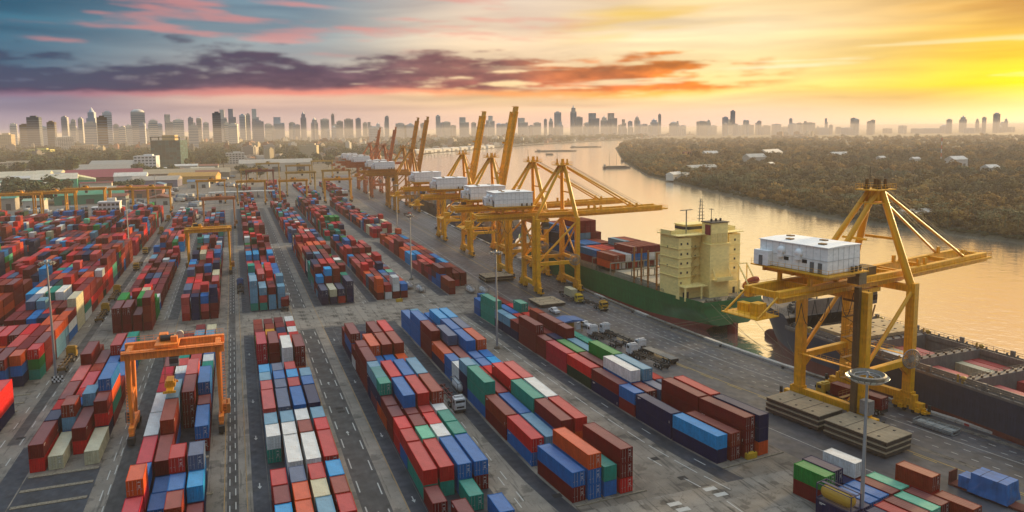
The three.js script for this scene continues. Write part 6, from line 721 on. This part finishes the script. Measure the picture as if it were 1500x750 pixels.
  const nt = 4200, it = new THREE.InstancedMesh(crowns[2], leafM([0.035, 0.048, 0.022]), nt); it.name = 'town_trees'; i = 0; guard = 0; while (i < nt && guard++ < 60000) { const depth = 1450 * Math.pow(3.6, r()), x = Math.tan(lerp(-37, 16, r()) * D2) * depth, z = -depth, u = -x * sY - z * cY, t = x * cY - z * sY; if (t > interpRow([0, 1100, 1500, 2134, 2740, 3372, 3900, 17000], [100, 130, 230, 520, 1000, 1600, 2240, 13900], u) - 10) continue; if (fbm(x * 0.004, z * 0.004, 3, 501) < 0.48) continue; const s = 1.3 + 1.3 * r(); q.setFromAxisAngle(V(0, 1, 0), r() * 6); m4.compose(V(x, -1, z), q, V(s * 1.2, s, s * 1.2)); it.setMatrixAt(i, m4); const k = 0.6 + 0.7 * r(); it.setColorAt(i, cc.setRGB(k, k, k)); i++; } it.count = i; tag(it, 'tree cover scattered through the low town', 'trees', null, 'stuff'); scene.add(it);
}
// ------------------------------------------------------------------ set the containers: the largest in view one by one, the rest as one mass
{
  const v = new THREE.Vector3(), key = (b, dy) => `${Math.round(b.p.x)}_${Math.round(b.p.z)}`;
  const proj = (p) => v.copy(p).project(camera);
  for (const b of boxes) { const q = proj(V(b.p.x, b.p.y + CH, b.p.z)); b.dist = Math.hypot(b.p.x, b.p.y - EYE, b.p.z); b.inView = q.z < 1 && Math.abs(q.x) < 1.03 && q.y > -1.06 && q.y < 1; b.top = b.tier === b.n - 1; }
  // what of a box can be seen: its top, or a face that no neighbour covers
  const grid = new Map(); for (const b of boxes) { const k = `${Math.floor(b.p.x / 8)}_${Math.floor(b.p.z / 8)}`; (grid.get(k) || grid.set(k, []).get(k)).push(b); }
  const near = (b) => { const o = []; for (let i = -2; i <= 2; i++) for (let j = -2; j <= 2; j++) { const g = grid.get(`${Math.floor(b.p.x / 8) + i}_${Math.floor(b.p.z / 8) + j}`); if (g) o.push(...g); } return o; };
  const inside = (b, x, y, z) => { if (y < b.p.y || y > b.p.y + CH) return false; const a = rad(b.yaw), dx = x - b.p.x, dz = z - b.p.z, lx = dx * Math.cos(a) - dz * Math.sin(a), lz = dx * Math.sin(a) + dz * Math.cos(a); return Math.abs(lx) < CW / 2 + 0.02 && Math.abs(lz) < LEN[b.len] / 2 + 0.02; };
  function seen(b) { const nb = near(b).filter((o) => o !== b), a = rad(b.yaw), pts = []; for (const f of [-0.35, 0, 0.35]) for (const g of [-0.3, 0.3]) pts.push([g * CW, CH + 0.02, f * LEN[b.len]]); for (const s of [-1, 1]) { for (const f of [-0.35, 0.35]) for (const y of [0.25, 0.8]) pts.push([s * (CW / 2 + 0.04), y * CH, f * LEN[b.len]]); for (const f of [-0.3, 0.3]) for (const y of [0.25, 0.8]) pts.push([f * CW, y * CH, s * (LEN[b.len] / 2 + 0.04)]); }
    let n = 0; for (const [lx, y, lz] of pts) { const x = b.p.x + lx * Math.cos(a) + lz * Math.sin(a), z = b.p.z - lx * Math.sin(a) + lz * Math.cos(a), yy = b.p.y + y; const nx = lx * Math.cos(a) + lz * Math.sin(a); let clear = true; const L = Math.hypot(x, yy - EYE, z); for (let s = 0.05; s < 15 && clear; s += s < 2 ? 0.35 : 1) { const k = s / L, X = x - x * k, Y = yy + (EYE - yy) * k, Z = z - z * k; if (inside(b, X, Y, Z)) { clear = false; break; } for (const o of nb) if (inside(o, X, Y, Z)) { clear = false; break; } } if (clear) n++; } return n; }
  const cand = boxes.filter((b) => b.inView && b.dist < 330).sort((a, b) => a.dist - b.dist); let chosen = [];
  for (const b of cand) { const s = seen(b); if (s > 0) { b.score = (s + 1) * (b.len === 4 ? 1.6 : 1) / (b.dist * b.dist); chosen.push(b); } }
  const all = chosen.length; chosen = chosen.sort((a, b) => b.score - a.score).slice(0, 300); const set = new Set(chosen);
  const word = (t) => t.split(/\s+/).length, count = new Map();
  for (const b of chosen) {
    const n = PAL[b.c][0], size = b.len === 4 ? 'long' : 'short', lo = b.below && PAL[b.below][0], hi = b.above && PAL[b.above][0];
    const where = lo && hi ? `between ${lo} and ${hi} ones` : lo ? `on top of a ${lo} one` : hi ? `under a ${hi} one` : 'standing alone on the ground';
    b.label = `${size} ${n} container ${where}, ${b.place}`; const side = near(b).filter((o) => o !== b && Math.abs(o.p.y - b.p.y) < 0.5 && Math.hypot(o.p.x - b.p.x, o.p.z - b.p.z) < 4.2)[0]; b.side = side && PAL[side.c][0]; count.set(b.label, (count.get(b.label) || 0) + 1); }
  for (const b of chosen) { let label = b.label; if (count.get(label) > 1 && b.side && true) label = `${label}, beside ${b.side}`; if (word(label) > 16) label = b.label; if (word(label) > 15) label = label.replace(/^(long|short) /, '').replace('block ', '').replace('on top of a', 'on a').replace('on top of', 'on');
    const o = thing('shipping_container', label, 'container', b.p, b.yaw, 'shipping containers of the port'), S = CS[b.len];
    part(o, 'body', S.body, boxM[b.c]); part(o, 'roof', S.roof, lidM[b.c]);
    if ((b.p.x * 7 + b.p.z * 13 + b.tier * 5) % 3 > -0.4) part(o, 'code_marks', S.codes, markM);
    S.doors.forEach(([d, bars], i) => { const dr = part(o, 'door', d, boxM[b.c]); part(dr, 'lock_rods', bars, rodM); if (i) part(dr, 'white_marks', S.marks, markM); });
  }
  const rest = boxes.filter((b) => !set.has(b)), g = []; { const L = 1; g.push(bx(CW - 0.1, CH - 0.06, 0.99, 0, CH / 2, 0)); for (const x of [-1, 1]) { g.push(bx(0.12, 0.14, 1, x * (CW / 2 - 0.06), 0.08, 0), bx(0.1, 0.12, 1, x * (CW / 2 - 0.05), CH - 0.06, 0)); for (const z of [-1, 1]) g.push(bx(0.15, CH, 0.012, x * (CW / 2 - 0.075), CH / 2, z * 0.494)); } for (let k = 0; k < 14; k++) for (const x of [-1, 1]) g.push(bx(0.05, CH - 0.3, 0.026, x * (CW / 2 - 0.045), CH / 2, -0.45 + k * 0.0693)); for (let k = 0; k < 5; k++) for (const z of [-1, 1]) g.push(bx(0.12, CH - 0.3, 0.006, -0.86 + k * 0.43, CH / 2, z * 0.4965)); }
  const im = new THREE.InstancedMesh(merge(g), new THREE.MeshPhysicalMaterial({ color: 0xffffff, roughness: 0.6, specularIntensity: 0.5, map: rep(grimeT, 3.3) }), rest.length), m4 = new THREE.Matrix4(), q = new THREE.Quaternion(), cc = new THREE.Color(), r = rng(4); im.name = 'container_stacks';
  rest.forEach((b, i) => { q.setFromAxisAngle(V(0, 1, 0), rad(b.yaw)); m4.compose(b.p, q, V(1, 1, LEN[b.len])); im.setMatrixAt(i, m4); const k = 0.85 + 0.3 * r(); im.setColorAt(i, cc.set(PAL[b.c][1]).multiplyScalar(k)); });
  tag(im, 'remaining stacked shipping containers filling the yard into the distance', 'containers', null, 'stuff'); scene.add(im);
  console.log('containers', boxes.length, 'seen near', all, 'single', chosen.length);
}
scene.traverse((o) => { if (o.isMesh) { o.castShadow = true; o.receiveShadow = true; } });
{ let n = 0, t = 0; scene.traverse((o) => { if (o.isMesh) { n++; if (!o.isInstancedMesh) t += (o.geometry.index ? o.geometry.index.count : o.geometry.attributes.position.count) / 3; } }); console.log('meshes', n, 'triangles', Math.round(t)); }
renderer.render(scene, camera);
